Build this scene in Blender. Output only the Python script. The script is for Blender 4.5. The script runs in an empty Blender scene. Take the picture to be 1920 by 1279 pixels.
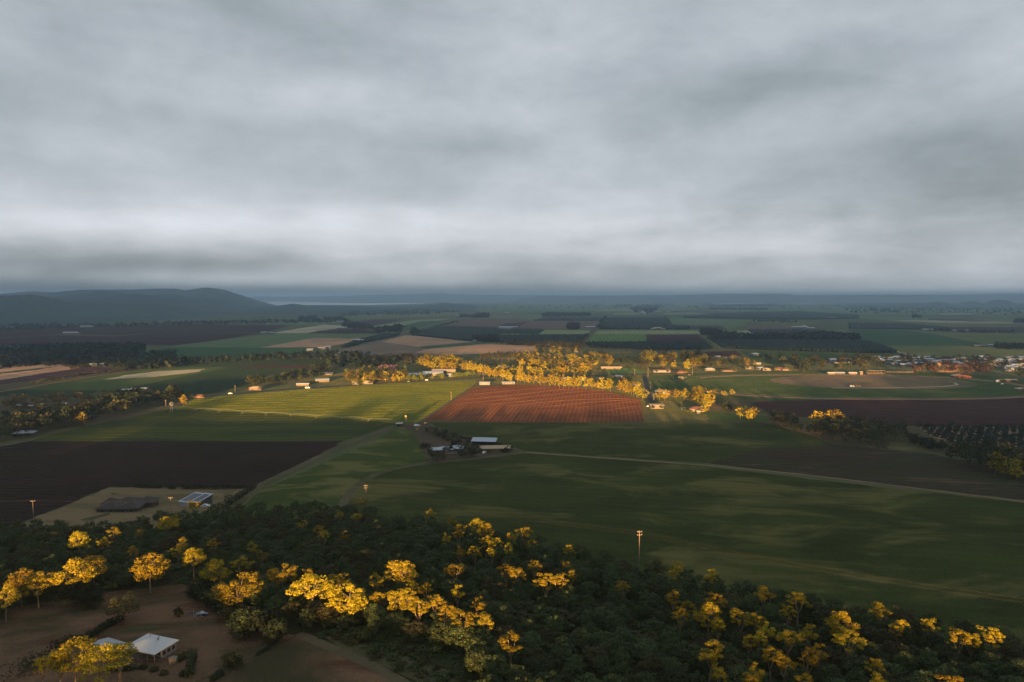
import bpy, bmesh, math, random
import numpy as np
from mathutils import Vector, Matrix

# ------------------------------------------------------------------ camera, sky, sun, exposure
S = bpy.context.scene
HC = 120.0                       # camera height above the plain
PITCH = math.atan((639.5 - 556.0) / 1280.0)
cam_d = bpy.data.cameras.new("camera"); cam = bpy.data.objects.new("camera", cam_d)
S.collection.objects.link(cam); S.camera = cam
cam_d.lens = 24.0; cam_d.sensor_width = 36.0; cam_d.clip_start = 1.0; cam_d.clip_end = 120000.0
cam.location = (0, 0, HC); cam.rotation_euler = (math.pi / 2 - PITCH, 0, 0)
S.view_settings.view_transform = 'Standard'; S.view_settings.look = 'None'
S.view_settings.gamma = 1.0; S.view_settings.exposure = 2.5
SUN_EL = 3.5; SUN_TAN = math.tan(math.radians(SUN_EL)); AZ = 0.105   # sunlight travels towards +Y and a little +X

sd = bpy.data.lights.new("sun", 'SUN'); sun = bpy.data.objects.new("sun", sd); S.collection.objects.link(sun)
sd.energy = 5.0; sd.angle = math.radians(0.5); sd.color = (1.0, 0.55, 0.20)
sun.rotation_euler = Vector((AZ, 1.0, -SUN_TAN * math.hypot(1, AZ))).to_track_quat('-Z', 'Y').to_euler()

W = bpy.data.worlds.new("World"); S.world = W; W.use_nodes = True
def world_nodes():
    nt = W.node_tree; nt.nodes.clear(); N = nt.nodes; L = nt.links
    def m(op, a, b=None, c=None):
        n = N.new('ShaderNodeMath'); n.operation = op
        for i, v in enumerate((a, b, c)):
            if v is None: continue
            if isinstance(v, (int, float)): n.inputs[i].default_value = v
            else: L.new(v, n.inputs[i])
        return n.outputs[0]
    tc = N.new('ShaderNodeTexCoord'); sx = N.new('ShaderNodeSeparateXYZ'); L.new(tc.outputs['Generated'], sx.inputs[0])
    X, Y, Z = sx.outputs
    # azimuth s (right of +Y) and elevation t, in slopes
    hyp = m('SQRT', m('ADD', m('MULTIPLY', X, X), m('MULTIPLY', Y, Y)))
    t = m('DIVIDE', Z, m('MAXIMUM', hyp, 0.02)); s = m('ARCTAN2', X, Y)
    # cloud deck plane projection
    zz = m('MAXIMUM', m('ADD', Z, 0.16), 0.08)
    cx = N.new('ShaderNodeCombineXYZ'); L.new(m('DIVIDE', X, zz), cx.inputs[0]); L.new(m('MULTIPLY', m('DIVIDE', Y, zz), 1.25), cx.inputs[1])
    def noise(scale, det, rough, off=0.0, dist=0.0, vec=None):
        mp = N.new('ShaderNodeMapping'); mp.inputs['Location'].default_value = (off, off * 1.7, off * .3)
        L.new(vec or cx.outputs[0], mp.inputs[0])
        n = N.new('ShaderNodeTexNoise'); n.inputs['Scale'].default_value = scale; n.inputs['Detail'].default_value = det
        n.inputs['Roughness'].default_value = rough; n.inputs['Distortion'].default_value = dist
        L.new(mp.outputs[0], n.inputs[0]); return n.outputs[0]
    n1 = noise(.75, 4, .45, 3.1, .15); n2 = noise(1.9, 5, .48, 7.7, .25)
    c2 = N.new('ShaderNodeCombineXYZ'); L.new(s, c2.inputs[0]); L.new(m('MULTIPLY', t, 2.6), c2.inputs[1])
    n3 = noise(3.2, 5, .5, 1.3, .25, c2.outputs[0]); c4 = N.new('ShaderNodeCombineXYZ'); L.new(s, c4.inputs[0]); L.new(m('MULTIPLY', t, 1.7), c4.inputs[1])
    n4 = noise(7.0, 6, .54, 4.4, .25, c4.outputs[0]); n5 = noise(19.0, 5, .55, 8.8, .2, c4.outputs[0])
    ramp = N.new('ShaderNodeValToRGB'); cr = ramp.color_ramp; cr.interpolation = 'B_SPLINE'
    L.new(m('MULTIPLY', m('ADD', t, m('MULTIPLY', m('SUBTRACT', noise(2.4, 3, .5, 9.2, .6, c2.outputs[0]), .5), m('MINIMUM', m('MULTIPLY', m('MAXIMUM', t, 0.0), 1.1), .085))), 2.0), ramp.inputs[0])
    prof = [(0.0, .17), (.018, .25), (.038, .47), (.06, .53), (.09, .50), (.13, .55), (.19, .58), (.24, .55), (.30, .47), (.45, .47), (.62, .48), (.80, .45), (1.0, .44)]
    while len(cr.elements) < len(prof): cr.elements.new(.5)
    for e, (p, v) in zip(cr.elements, prof): e.position = p; e.color = (v, v, v, 1)
    base = ramp.outputs[0]
    # broad cloud masses: (px, py, rx, ry, gain)
    blobs = [(60, 490, 330, 34, -.24), (380, 497, 170, 20, -.25), (1190, 510, 160, 18, -.16), (1180, 495, 110, 10, -.05), (420, 415, 430, 36, .20), (820, 440, 260, 30, .13),
             (1850, 330, 330, 130, -.30), (1700, 400, 220, 50, -.14), (1400, 175, 300, 100, -.08), (1900, 510, 200, 30, .08), (1290, 470, 220, 22, .10),
             (230, 280, 130, 50, .14), (620, 200, 170, 50, .12), (340, 225, 260, 24, -.10), (820, 275, 300, 26, -.08), (950, 190, 160, 36, -.05),
             (1000, 20, 130, 50, .10), (1720, 20, 180, 36, .13), (320, 120, 120, 50, .05), (60, 60, 260, 90, -.08), (500, 60, 200, 60, -.05), (660, 378, 500, 12, -.03),
             (1500, 300, 300, 30, -.07), (1840, 130, 130, 60, .12), (100, 380, 260, 18, -.09), (1050, 350, 260, 40, .03)]
    blobs = [b + (0,) for b in blobs] + [(1780, 549, 420, 12, 1.1, 0), (1330, 205, 330, 70, -.08, 14), (1700, 215, 330, 60, .10, 18), (1120, 330, 330, 50, .07, 12), (1560, 470, 300, 24, -.08, 4), (180, 160, 330, 50, .08, -16), (620, 90, 260, 50, -.07, -22), (1480, 60, 260, 50, .07, 10), (700, 330, 320, 34, -.06, -8), (1180, 250, 150, 50, -.08, 8), (100, 543, 420, 13, -.38, 0), (640, 545, 300, 9, -.10, 0), (180, 430, 240, 26, .12, 0)]
    acc = None
    for (px, py, rx, ry, g, rot) in blobs:
        s0 = math.atan((px - 960) / 1280.); t0 = (556 - py) / 1280. * math.cos(s0)
        ds, dt_ = m('SUBTRACT', s, s0), m('SUBTRACT', t, t0)
        if rot:
            cr_, sr_ = math.cos(math.radians(rot)), math.sin(math.radians(rot))
            ds, dt_ = m('ADD', m('MULTIPLY', ds, cr_), m('MULTIPLY', dt_, sr_)), m('SUBTRACT', m('MULTIPLY', dt_, cr_), m('MULTIPLY', ds, sr_))
        a = m('DIVIDE', ds, rx / 1280.); b = m('DIVIDE', dt_, ry / 1280.)
        # warp the blob rim with noise so it reads as cloud
        r2 = m('ADD', m('MULTIPLY', a, a), m('MULTIPLY', b, b))
        r2 = m('MULTIPLY', r2, m('ADD', m('MULTIPLY', n3, 1.8), .1))
        v = m('MULTIPLY', m('EXPONENT', m('MULTIPLY', r2, -1.0)), g)
        acc = v if acc is None else m('ADD', acc, v)
    fac = m('ADD', m('MULTIPLY', m('SUBTRACT', n1, .5), .20), m('MULTIPLY', m('SUBTRACT', n2, .5), .12))
    fac = m('ADD', fac, m('ADD', m('MULTIPLY', m('SUBTRACT', n3, .5), .52), m('ADD', m('MULTIPLY', m('SUBTRACT', n4, .5), .50), m('MULTIPLY', m('SUBTRACT', n5, .5), .16))))
    # ragged lower cloud bases towards the horizon
    c6 = N.new('ShaderNodeCombineXYZ'); L.new(s, c6.inputs[0]); L.new(m('MULTIPLY', t, 4.5), c6.inputs[1])
    n6 = noise(5.5, 7, .56, 2.2, .2, c6.outputs[0]); wl = m('MAXIMUM', m('SUBTRACT', 1.0, m('MULTIPLY', m('ABSOLUTE', m('SUBTRACT', t, .06)), 11.0)), 0.0)
    fac = m('ADD', fac, m('MULTIPLY', m('MULTIPLY', m('SUBTRACT', n6, .5), wl), .75))
    val = m('MULTIPLY', base, m('ADD', m('ADD', fac, acc), 1.0))
    val = m('MAXIMUM', val, .03)
    # tint: brighter parts slightly warm-white, darker parts blue-grey
    tr = N.new('ShaderNodeValToRGB'); tr.color_ramp.elements[0].position = .18; tr.color_ramp.elements[0].color = (.81, .965, 1.06, 1)
    tr.color_ramp.elements[1].position = .62; tr.color_ramp.elements[1].color = (.955, 1.0, 1.09, 1)
    L.new(val, tr.inputs[0])
    mul = N.new('ShaderNodeVectorMath'); mul.operation = 'SCALE'; L.new(tr.outputs[0], mul.inputs[0]); L.new(val, mul.inputs['Scale'])
    bg = N.new('ShaderNodeBackground'); L.new(mul.outputs[0], bg.inputs[0]); bg.inputs[1].default_value = 0.192
    sky = N.new('ShaderNodeTexSky'); sky.sky_type = 'NISHITA'; sky.sun_disc = False
    sky.sun_elevation = math.radians(SUN_EL); sky.sun_rotation = math.radians(180 + 6)
    bs = N.new('ShaderNodeBackground'); L.new(sky.outputs[0], bs.inputs[0]); bs.inputs[1].default_value = .05
    mix = N.new('ShaderNodeMixShader'); mix.inputs[0].default_value = .04
    L.new(bg.outputs[0], mix.inputs[1]); L.new(bs.outputs[0], mix.inputs[2])
    out = N.new('ShaderNodeOutputWorld'); L.new(mix.outputs[0], out.inputs[0])
world_nodes()
W.cycles.sampling_method = 'MANUAL'; W.cycles.sample_map_resolution = 512
S.cycles.max_bounces = 5; S.cycles.diffuse_bounces = 2; S.cycles.volume_bounces = 1; S.cycles.transparent_max_bounces = 4
S.cycles.use_denoising = True; S.cycles.denoiser = 'OPENIMAGEDENOISE'; S.cycles.denoising_prefilter = 'NONE'
S.cycles.sample_clamp_indirect = 0.6

# ------------------------------------------------------------------ helpers
COL = S.collection
rnd = random.Random(7); rng = np.random.default_rng(11)
def tz(y):
    if y >= 620: return 0.0
    if y >= 340: return 0.08 * (620 - y) ** 2 / 560.0
    return 11.2 + 0.065 * (340 - y)
def ray(px, py):
    a = (px - 960) / 1280.; b = (639.5 - py) / 1280.
    c, s = math.cos(PITCH), math.sin(PITCH)
    return (a, c + b * s, b * c - s)
def G(px, py, h=0.0):
    """ground point seen at a photo pixel; h: the pixel shows a point h metres above that ground"""
    dx, dy, dz = ray(px, py); dz = min(dz, -1e-4); y = 600.
    for _ in range(40): y = .5 * y + .5 * (HC - tz(y) - h) / -dz * dy
    return (dx / dy * y, y)
def G3(px, py, h=0.0):
    x, y = G(px, py, h); return Vector((x, y, tz(y)))
def proj(x, y, z):
    c, s = math.cos(PITCH), math.sin(PITCH); z -= HC
    f = y * c - z * s; u = y * s + z * c
    return 960 + 1280 * x / f, 639.5 - 1280 * u / f
def tag(o, label=None, cat=None, group=None, kind=None):
    if label: o['label'] = label
    if cat: o['category'] = cat
    if group: o['group'] = group
    if kind: o['kind'] = kind
    return o
def mesh_np(name, v, f, mats, mi=None, smooth=False):
    """v (n,3), f (m,k) all same k"""
    me = bpy.data.meshes.new(name); v = np.asarray(v, np.float32); f = np.asarray(f, np.int32); k = f.shape[1]
    me.vertices.add(len(v)); me.vertices.foreach_set('co', v.ravel())
    me.loops.add(f.size); me.loops.foreach_set('vertex_index', f.ravel())
    me.polygons.add(len(f)); me.polygons.foreach_set('loop_start', np.arange(0, f.size, k, dtype=np.int32))
    for m in mats: me.materials.append(m)
    if mi is not None: me.polygons.foreach_set('material_index', np.asarray(mi, np.int32))
    if smooth: me.polygons.foreach_set('use_smooth', np.ones(len(f), bool))
    me.update(calc_edges=True); return me
def link(name, me, parent=None, loc=None):
    o = bpy.data.objects.new(name, me); COL.objects.link(o)
    if parent: o.parent = parent
    if loc is not None: o.location = loc
    return o
def empty(name, loc, rz=0.0):
    o = bpy.data.objects.new(name, None); COL.objects.link(o); o.location = loc; o.rotation_euler = (0, 0, rz); o.empty_display_size = .5
    return o
class MB:
    """collects boxes, prisms and tubes into one mesh"""
    def __init__(s): s.v = []; s.f = []; s.m = []
    def add(s, vs, fs, mi=0):
        n = len(s.v); s.v += [tuple(p) for p in vs]; s.f += [tuple(i + n for i in q) for q in fs]; s.m += [mi] * len(fs); return s
    def box(s, x0, x1, y0, y1, z0, z1, mi=0, M=None):
        vs = [Vector((x, y, z)) for z in (z0, z1) for y in (y0, y1) for x in (x0, x1)]
        if M: vs = [M @ p for p in vs]
        return s.add(vs, [(0, 2, 3, 1), (4, 5, 7, 6), (0, 1, 5, 4), (2, 6, 7, 3), (0, 4, 6, 2), (1, 3, 7, 5)], mi)
    def tube(s, pts, rs, n=6, mi=0, cap=True):
        pts = [Vector(p) for p in pts]; base = len(s.v); rings = []
        for i, p in enumerate(pts):
            d = (pts[min(i + 1, len(pts) - 1)] - pts[max(i - 1, 0)]).normalized()
            a = d.orthogonal().normalized(); b = d.cross(a); r = rs[i] if isinstance(rs, (list, tuple)) else rs
            rings.append([p + a * (math.cos(2 * math.pi * k / n) * r) + b * (math.sin(2 * math.pi * k / n) * r) for k in range(n)])
        vs = [q for r in rings for q in r]; fs = []
        for i in range(len(pts) - 1):
            for k in range(n): fs.append((i * n + k, i * n + (k + 1) % n, (i + 1) * n + (k + 1) % n, (i + 1) * n + k))
        if cap: fs.append(tuple(range(n))[::-1]); fs.append(tuple((len(pts) - 1) * n + k for k in range(n)))
        return s.add(vs, fs, mi)
    def mesh(s, name, mats, smooth=False):
        me = bpy.data.meshes.new(name); me.from_pydata(s.v, [], s.f)
        for m in (mats if isinstance(mats, (list, tuple)) else [mats]): me.materials.append(m)
        me.polygons.foreach_set('material_index', s.m)
        if smooth: me.polygons.foreach_set('use_smooth', [True] * len(s.f))
        me.update(); return me
    def build(s, name, mats, parent=None, loc=None, smooth=False): return link(name, s.mesh(name, mats, smooth), parent, loc)

# ------------------------------------------------------------------ materials
def new_mat(name):
    m = bpy.data.materials.new(name); m.use_nodes = True; nt = m.node_tree
    return m, nt, nt.nodes, nt.links, nt.nodes['Principled BSDF']
def simple(name, col, rough=.8, metal=0.0, var=.12, scale=1.2, bump=0.0):
    m, nt, N, L, P = new_mat(name)
    g = N.new('ShaderNodeNewGeometry'); n = N.new('ShaderNodeTexNoise'); n.inputs['Scale'].default_value = scale; n.inputs['Detail'].default_value = 4
    L.new(g.outputs['Position'], n.inputs[0])
    mx = N.new('ShaderNodeMix'); mx.data_type = 'RGBA'; mx.inputs['A'].default_value = (*[c * (1 - var) for c in col], 1); mx.inputs['B'].default_value = (*[min(1, c * (1 + var)) for c in col], 1)
    L.new(n.outputs[0], mx.inputs[0]); L.new(mx.outputs['Result'], P.inputs['Base Color'])
    P.inputs['Roughness'].default_value = rough; P.inputs['Metallic'].default_value = metal; P.inputs['Specular IOR Level'].default_value = .3
    if bump:
        b = N.new('ShaderNodeBump'); b.inputs['Strength'].default_value = bump; b.inputs['Distance'].default_value = .3
        L.new(n.outputs[0], b.inputs['Height']); L.new(b.outputs[0], P.inputs['Normal'])
    return m
def mathn(N, L, op, a, b=None, c=None):
    n = N.new('ShaderNodeMath'); n.operation = op
    for i, v in enumerate((a, b, c)):
        if v is None: continue
        if isinstance(v, (int, float)): n.inputs[i].default_value = v
        else: L.new(v, n.inputs[i])
    return n.outputs[0]
FM = {}
def fmat(name, ca, cb, cc=None, patch=.012, pth=.55, pw=.08, rows=None, bump=.6, fine=.45, stretch=(1, 1), pang=0.0, cd=None, rowcol=.25, bd=1.0):
    """ground cover: ca/cb mottled, cc in larger patches, cd in sparse small scars, rows=(angle deg, spacing, strength)"""
    if name in FM: return FM[name]
    m, nt, N, L, P = new_mat(name)
    g = N.new('ShaderNodeNewGeometry')
    def noi(scale, det=4, rough=.55, off=0, st=(1, 1), ang=0.0, dist=0.0):
        mp = N.new('ShaderNodeMapping'); mp.vector_type = 'POINT'
        mp.inputs['Rotation'].default_value = (0, 0, math.radians(ang)); mp.inputs['Scale'].default_value = (st[0], st[1], 1); mp.inputs['Location'].default_value = (off, off, 0)
        L.new(g.outputs['Position'], mp.inputs[0])
        n = N.new('ShaderNodeTexNoise'); n.inputs['Scale'].default_value = scale; n.inputs['Detail'].default_value = det; n.inputs['Roughness'].default_value = rough; n.inputs['Distortion'].default_value = dist
        L.new(mp.outputs[0], n.inputs[0]); return n.outputs[0]
    def mix(f, a, b):
        x = N.new('ShaderNodeMix'); x.data_type = 'RGBA'
        for k, v in (('A', a), ('B', b)):
            if isinstance(v, tuple): x.inputs[k].default_value = (*v, 1)
            else: L.new(v, x.inputs[k])
        L.new(f, x.inputs[0]); return x.outputs['Result']
    def step(v, th, w):
        r = N.new('ShaderNodeMapRange'); r.interpolation_type = 'SMOOTHSTEP'; r.inputs['From Min'].default_value = th - w; r.inputs['From Max'].default_value = th + w
        L.new(v, r.inputs[0]); return r.outputs[0]
    big = noi(.03, 5, .6, 13, stretch, pang); fn = noi(.9, 3, .6, 5)
    f0 = mathn(N, L, 'ADD', mathn(N, L, 'MULTIPLY', big, 1 - fine), mathn(N, L, 'MULTIPLY', fn, fine))
    col = mix(step(f0, .5, .13), ca, cb)
    if cc: col = mix(step(noi(patch, 8, .64, 31, stretch, pang, .6), pth, pw), col, cc)
    if cd: col = mix(mathn(N, L, 'MULTIPLY', step(noi(.05, 5, .65, 77, (.35, 1.4), pang + 8), .62, .05), .7), col, cd)
    # clods, blades and furrows tilt the surface: a random tilt per few decimetres plus the furrow flanks
    nz = N.new('ShaderNodeTexNoise'); nz.inputs['Scale'].default_value = 2.6; nz.inputs['Detail'].default_value = 1.0; L.new(g.outputs['Position'], nz.inputs[0])
    vs = N.new('ShaderNodeVectorMath'); vs.operation = 'SUBTRACT'; L.new(nz.outputs['Color'], vs.inputs[0]); vs.inputs[1].default_value = (.5, .5, .5)
    v2 = N.new('ShaderNodeVectorMath'); v2.operation = 'SCALE'; L.new(vs.outputs[0], v2.inputs[0]); v2.inputs['Scale'].default_value = bump * bd * 3.6
    acc = N.new('ShaderNodeVectorMath'); acc.operation = 'ADD'; L.new(v2.outputs[0], acc.inputs[0]); L.new(g.outputs['Normal'], acc.inputs[1]); nv = acc.outputs[0]
    if rows:
        ang, sp, stg = rows
        sp_ = N.new('ShaderNodeSeparateXYZ'); L.new(g.outputs['Position'], sp_.inputs[0])
        a = math.radians(ang)
        # distance across the rows (rows run along angle ang, measured from +X)
        d = mathn(N, L, 'ADD', mathn(N, L, 'MULTIPLY', sp_.outputs[0], -math.sin(a)), mathn(N, L, 'MULTIPLY', sp_.outputs[1], math.cos(a)))
        d = mathn(N, L, 'ADD', d, mathn(N, L, 'MULTIPLY', noi(.004, 2, .5, 3), sp * 2.0))
        ph = mathn(N, L, 'MULTIPLY', d, 2 * math.pi / sp); amp = mathn(N, L, 'MULTIPLY_ADD', noi(.05, 3, .6, 9), 1.0, .5)
        w = mathn(N, L, 'MULTIPLY', mathn(N, L, 'MULTIPLY_ADD', mathn(N, L, 'SINE', ph), .5, .5), amp)
        dk = mathn(N, L, 'MULTIPLY', w, rowcol)
        col = mix(dk, col, tuple(c * .35 for c in ca))
        sl = mathn(N, L, 'MULTIPLY', mathn(N, L, 'MULTIPLY', mathn(N, L, 'COSINE', ph), amp), stg)
        rv = N.new('ShaderNodeCombineXYZ'); L.new(mathn(N, L, 'MULTIPLY', sl, -math.sin(a)), rv.inputs[0]); L.new(mathn(N, L, 'MULTIPLY', sl, math.cos(a)), rv.inputs[1])
        a2 = N.new('ShaderNodeVectorMath'); a2.operation = 'ADD'; L.new(nv, a2.inputs[0]); L.new(rv.outputs[0], a2.inputs[1]); nv = a2.outputs[0]
    nn = N.new('ShaderNodeVectorMath'); nn.operation = 'NORMALIZE'; L.new(nv, nn.inputs[0]); L.new(nn.outputs[0], P.inputs['Normal'])
    L.new(col, P.inputs['Base Color']); P.inputs['Roughness'].default_value = .95; P.inputs['Specular IOR Level'].default_value = .05
    m.cycles.use_bump_map_correction = False
    FM[name] = m; return m
# green crops
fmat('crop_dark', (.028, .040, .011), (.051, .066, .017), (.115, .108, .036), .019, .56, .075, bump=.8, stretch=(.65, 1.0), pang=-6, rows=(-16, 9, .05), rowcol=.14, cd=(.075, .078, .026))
fmat('crop_mid', (.045, .075, .026), (.066, .098, .032), (.085, .105, .04), .014, .58, .08, bump=.8, stretch=(.6, 1.1), pang=10)
fmat('crop_farm', (.040, .062, .016), (.058, .080, .020), (.125, .120, .04), .024, .54, .05, bump=.8, stretch=(.55, 1.2), pang=12)
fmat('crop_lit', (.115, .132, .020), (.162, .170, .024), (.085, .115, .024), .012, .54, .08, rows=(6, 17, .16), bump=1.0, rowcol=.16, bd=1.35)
fmat('crop_pivot', (.055, .070, .018), (.072, .084, .020), (.036, .055, .02), .02, .52, .07, rows=(3, 13, .16), bump=.8, rowcol=.28, stretch=(.22, 1.4))
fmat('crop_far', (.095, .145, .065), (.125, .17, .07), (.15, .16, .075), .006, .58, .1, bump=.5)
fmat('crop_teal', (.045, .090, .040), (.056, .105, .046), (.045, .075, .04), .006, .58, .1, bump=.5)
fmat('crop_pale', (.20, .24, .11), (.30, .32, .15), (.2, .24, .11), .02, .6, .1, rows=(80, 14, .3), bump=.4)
fmat('crop_stripe', (.11, .19, .05), (.15, .24, .06), (.1, .16, .05), .02, .6, .1, rows=(86, 12, .3), bump=.4, rowcol=.35)
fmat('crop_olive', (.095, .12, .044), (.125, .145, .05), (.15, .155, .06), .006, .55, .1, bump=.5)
fmat('canopy_crop', (.020, .040, .024), (.032, .055, .032), (.026, .045, .02), .02, .5, .1, bump=1.0, fine=.7)
# soils
fmat('soil_black', (.022, .017, .014), (.030, .023, .018), (.038, .022, .020), .007, .56, .1, rows=(-4, 7, .5), bump=.7, rowcol=.35)
fmat('soil_maroon', (.050, .025, .024), (.062, .031, .028), (.070, .037, .033), .006, .55, .1, rows=(2, 14, .3), bump=.6, rowcol=.35)
fmat('soil_plum', (.062, .036, .042), (.074, .044, .048), (.050, .032, .036), .004, .55, .1, rows=(12, 30, .3), bump=.5, rowcol=.3)
fmat('soil_red', (.175, .068, .033), (.235, .094, .046), (.125, .052, .028), .008, .58, .1, rows=(82.4, 4.4, .22), bump=.9, rowcol=.5, cd=(.10, .045, .026))
fmat('soil_fallow', (.044, .034, .024), (.058, .044, .03), (.046, .048, .024), .012, .52, .1, rows=(-12, 9, .4), bump=.7, cd=(.12, .085, .055), stretch=(.4, 1.2), pang=-8)
fmat('soil_brown', (.15, .10, .078), (.18, .125, .092), (.13, .09, .07), .006, .55, .1, rows=(5, 20, .2), bump=.5)
fmat('straw', (.42, .26, .155), (.5, .31, .18), (.34, .22, .14), .007, .56, .1, rows=(10, 22, .2), bump=.6, rowcol=.18)
fmat('straw_pale', (.36, .32, .21), (.42, .37, .25), (.22, .2, .13), .007, .56, .1, bump=.5)
fmat('stubble_grey', (.18, .145, .11), (.225, .18, .13), (.15, .13, .095), .006, .5, .12, rows=(14, 26, .2), bump=.5)
# rough ground
fmat('plain', (.085, .105, .048), (.12, .13, .06), (.055, .068, .034), .003, .55, .12, bump=.6, cd=(.11, .085, .06))
fmat('litter', (.028, .028, .014), (.045, .040, .02), (.036, .045, .016), .02, .5, .12, bump=1.0)
fmat('yard', (.135, .080, .048), (.19, .113, .068), (.052, .048, .024), .018, .54, .1, bump=.8, cd=(.085, .034, .02), stretch=(.8, 1.2), pang=20)
fmat('dry_grass', (.165, .128, .068), (.205, .158, .084), (.075, .075, .035), .022, .56, .1, bump=.9, cd=(.12, .07, .04), stretch=(.5, 1.2), pang=8)
fmat('rough_grass', (.065, .068, .032), (.095, .088, .045), (.10, .075, .05), .012, .55, .1, bump=.9, cd=(.12, .08, .05))
fmat('verge', (.12, .115, .045), (.16, .14, .055), (.09, .10, .035), .02, .5, .1, bump=.9)
fmat('farm_dirt', (.085, .062, .046), (.12, .088, .064), (.07, .06, .035), .03, .5, .1, bump=.9, cd=(.05, .06, .025))
fmat('track_dirt', (.25, .165, .10), (.31, .20, .125), (.16, .13, .08), .03, .6, .1, bump=.6)
fmat('track_dim', (.10, .085, .05), (.13, .105, .062), (.07, .07, .035), .04, .55, .1, bump=.7)
fmat('race_sand', (.20, .13, .085), (.25, .16, .105), None, bump=.5)
fmat('race_infield', (.15, .115, .075), (.19, .14, .09), (.09, .10, .05), .01, .56, .12, bump=.6)
fmat('asphalt', (.048, .05, .056), (.060, .062, .068), None, bump=.15)
fmat('forest_floor_far', (.018, .026, .020), (.028, .036, .026), None, bump=1.0)
def leafmat(name, dark, light, hue=.5, trans=.25):
    m, nt, N, L, P = new_mat(name)
    g = N.new('ShaderNodeNewGeometry'); oi = N.new('ShaderNodeObjectInfo')
    x = N.new('ShaderNodeMix'); x.data_type = 'RGBA'; x.inputs['A'].default_value = (*dark, 1); x.inputs['B'].default_value = (*light, 1)
    f = mathn(N, L, 'ADD', mathn(N, L, 'MULTIPLY', g.outputs['Random Per Island'], .55), mathn(N, L, 'MULTIPLY', oi.outputs['Random'], .45))
    L.new(f, x.inputs[0])
    hs = N.new('ShaderNodeHueSaturation'); L.new(x.outputs['Result'], hs.inputs['Color'])
    L.new(mathn(N, L, 'MULTIPLY_ADD', oi.outputs['Random'], .06 * hue, .5 - .03 * hue), hs.inputs['Hue'])
    L.new(mathn(N, L, 'MULTIPLY_ADD', mathn(N, L, 'FRACT', mathn(N, L, 'MULTIPLY', oi.outputs['Random'], 7.3)), .6, .75), hs.inputs['Value'])
    P.inputs['Roughness'].default_value = .6; P.inputs['Specular IOR Level'].default_value = .15
    L.new(hs.outputs[0], P.inputs['Base Color'])
    tr = N.new('ShaderNodeBsdfTranslucent'); L.new(hs.outputs[0], tr.inputs[0])
    mx = N.new('ShaderNodeMixShader'); mx.inputs[0].default_value = trans
    L.new(P.outputs[0], mx.inputs[1]); L.new(tr.outputs[0], mx.inputs[2]); L.new(mx.outputs[0], N['Material Output'].inputs[0])
    return m
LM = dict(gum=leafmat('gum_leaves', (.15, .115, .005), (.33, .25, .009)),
          dark=leafmat('dark_leaves', (.014, .022, .011), (.036, .048, .020)),
          wood=leafmat('wood_leaves', (.028, .044, .018), (.078, .104, .036)),
          rust=leafmat('rust_leaves', (.055, .032, .022), (.10, .052, .034)),
          green=leafmat('green_leaves', (.08, .10, .02), (.14, .16, .03)),
          orchard=leafmat('orchard_leaves', (.014, .030, .022), (.030, .05, .034)),
          belt=leafmat('belt_leaves', (.036, .036, .015), (.078, .070, .028)),
          blossom=leafmat('blossom', (.30, .14, .17), (.42, .22, .24)))
bark_pale = simple('pale_bark', (.19, .145, .10), .9, var=.35, scale=2, bump=.4)
bark_dark = simple('dark_bark', (.07, .055, .04), .9, var=.3, scale=2, bump=.4)

# ------------------------------------------------------------------ ground sheet
BREAKS = [130, 150, 170, 190, 210, 230, 250, 270, 290, 310, 330] + list(range(340, 640, 10))
def ridge_low(u):
    """how far ahead of the camera the ridge's shadow reaches, by sun-line offset u"""
    pts = [(-3000, 1150), (-1400, 1100), (-926, 1020), (-700, 980), (-560, 930), (-470, 800), (-390, 665), (-100, 640), (120, 650), (200, 790), (300, 900), (430, 1000), (600, 1090), (900, 1130), (1500, 1160), (3000, 1200)]
    for (a, A), (b, B) in zip(pts, pts[1:]):
        if a <= u <= b: return A + (B - A) * (u - a) / (b - a)
    return 1200
RY = -260.0
def ridge_z(x, y):
    """terrain behind the camera: the slope goes on up to a crest at RY"""
    base = tz(y)
    if y >= 60: return base
    u = x - AZ * y
    crest = SUN_TAN * (ridge_low(u) - RY) - 8.5 + 1.5 * math.sin(u / 37.) + 1.0 * math.sin(u / 13.7)
    c0 = tz(RY)
    if y > RY: k = (60 - y) / (60 - RY)
    else: k = max(0., 1 - (RY - y) / 900.)
    k = k * k * (3 - 2 * k)
    if y < RY: base = tz(RY) * max(0, 1 - (RY - y) / 1500.)
    return base + (crest - c0) * k
def build_ground():
    # plain and slope in one sheet (z depends on y only where the camera looks)
    ys = [60.] + [float(b) for b in BREAKS] + [900, 1400, 2500, 5000, 10000, 20000, 40000, 75000]
    xs = [-70000, -30000, -12000, -5000, -2500, -1200] + list(np.linspace(-800, 800, 33)) + [1200, 2500, 5000, 12000, 30000, 70000]
    yb = list(np.linspace(-1400, 60, 60)); yb = [-9000., -4000.] + yb
    ally = yb + ys[1:]
    v = []
    for y in ally:
        for x in xs: v.append((x, y, ridge_z(x, y) if y < 60 else tz(y)))
    nx = len(xs); f = []
    for j in range(len(ally) - 1):
        for i in range(nx - 1): f.append((j * nx + i, j * nx + i + 1, (j + 1) * nx + i + 1, (j + 1) * nx + i))
    o = link('ground', mesh_np('ground', v, f, [FM['plain']]))
    tag(o, 'open grassy plain reaching to the horizon with hillside slope in front', 'ground', kind='structure')
build_ground()
ZO = [0.0]
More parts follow.
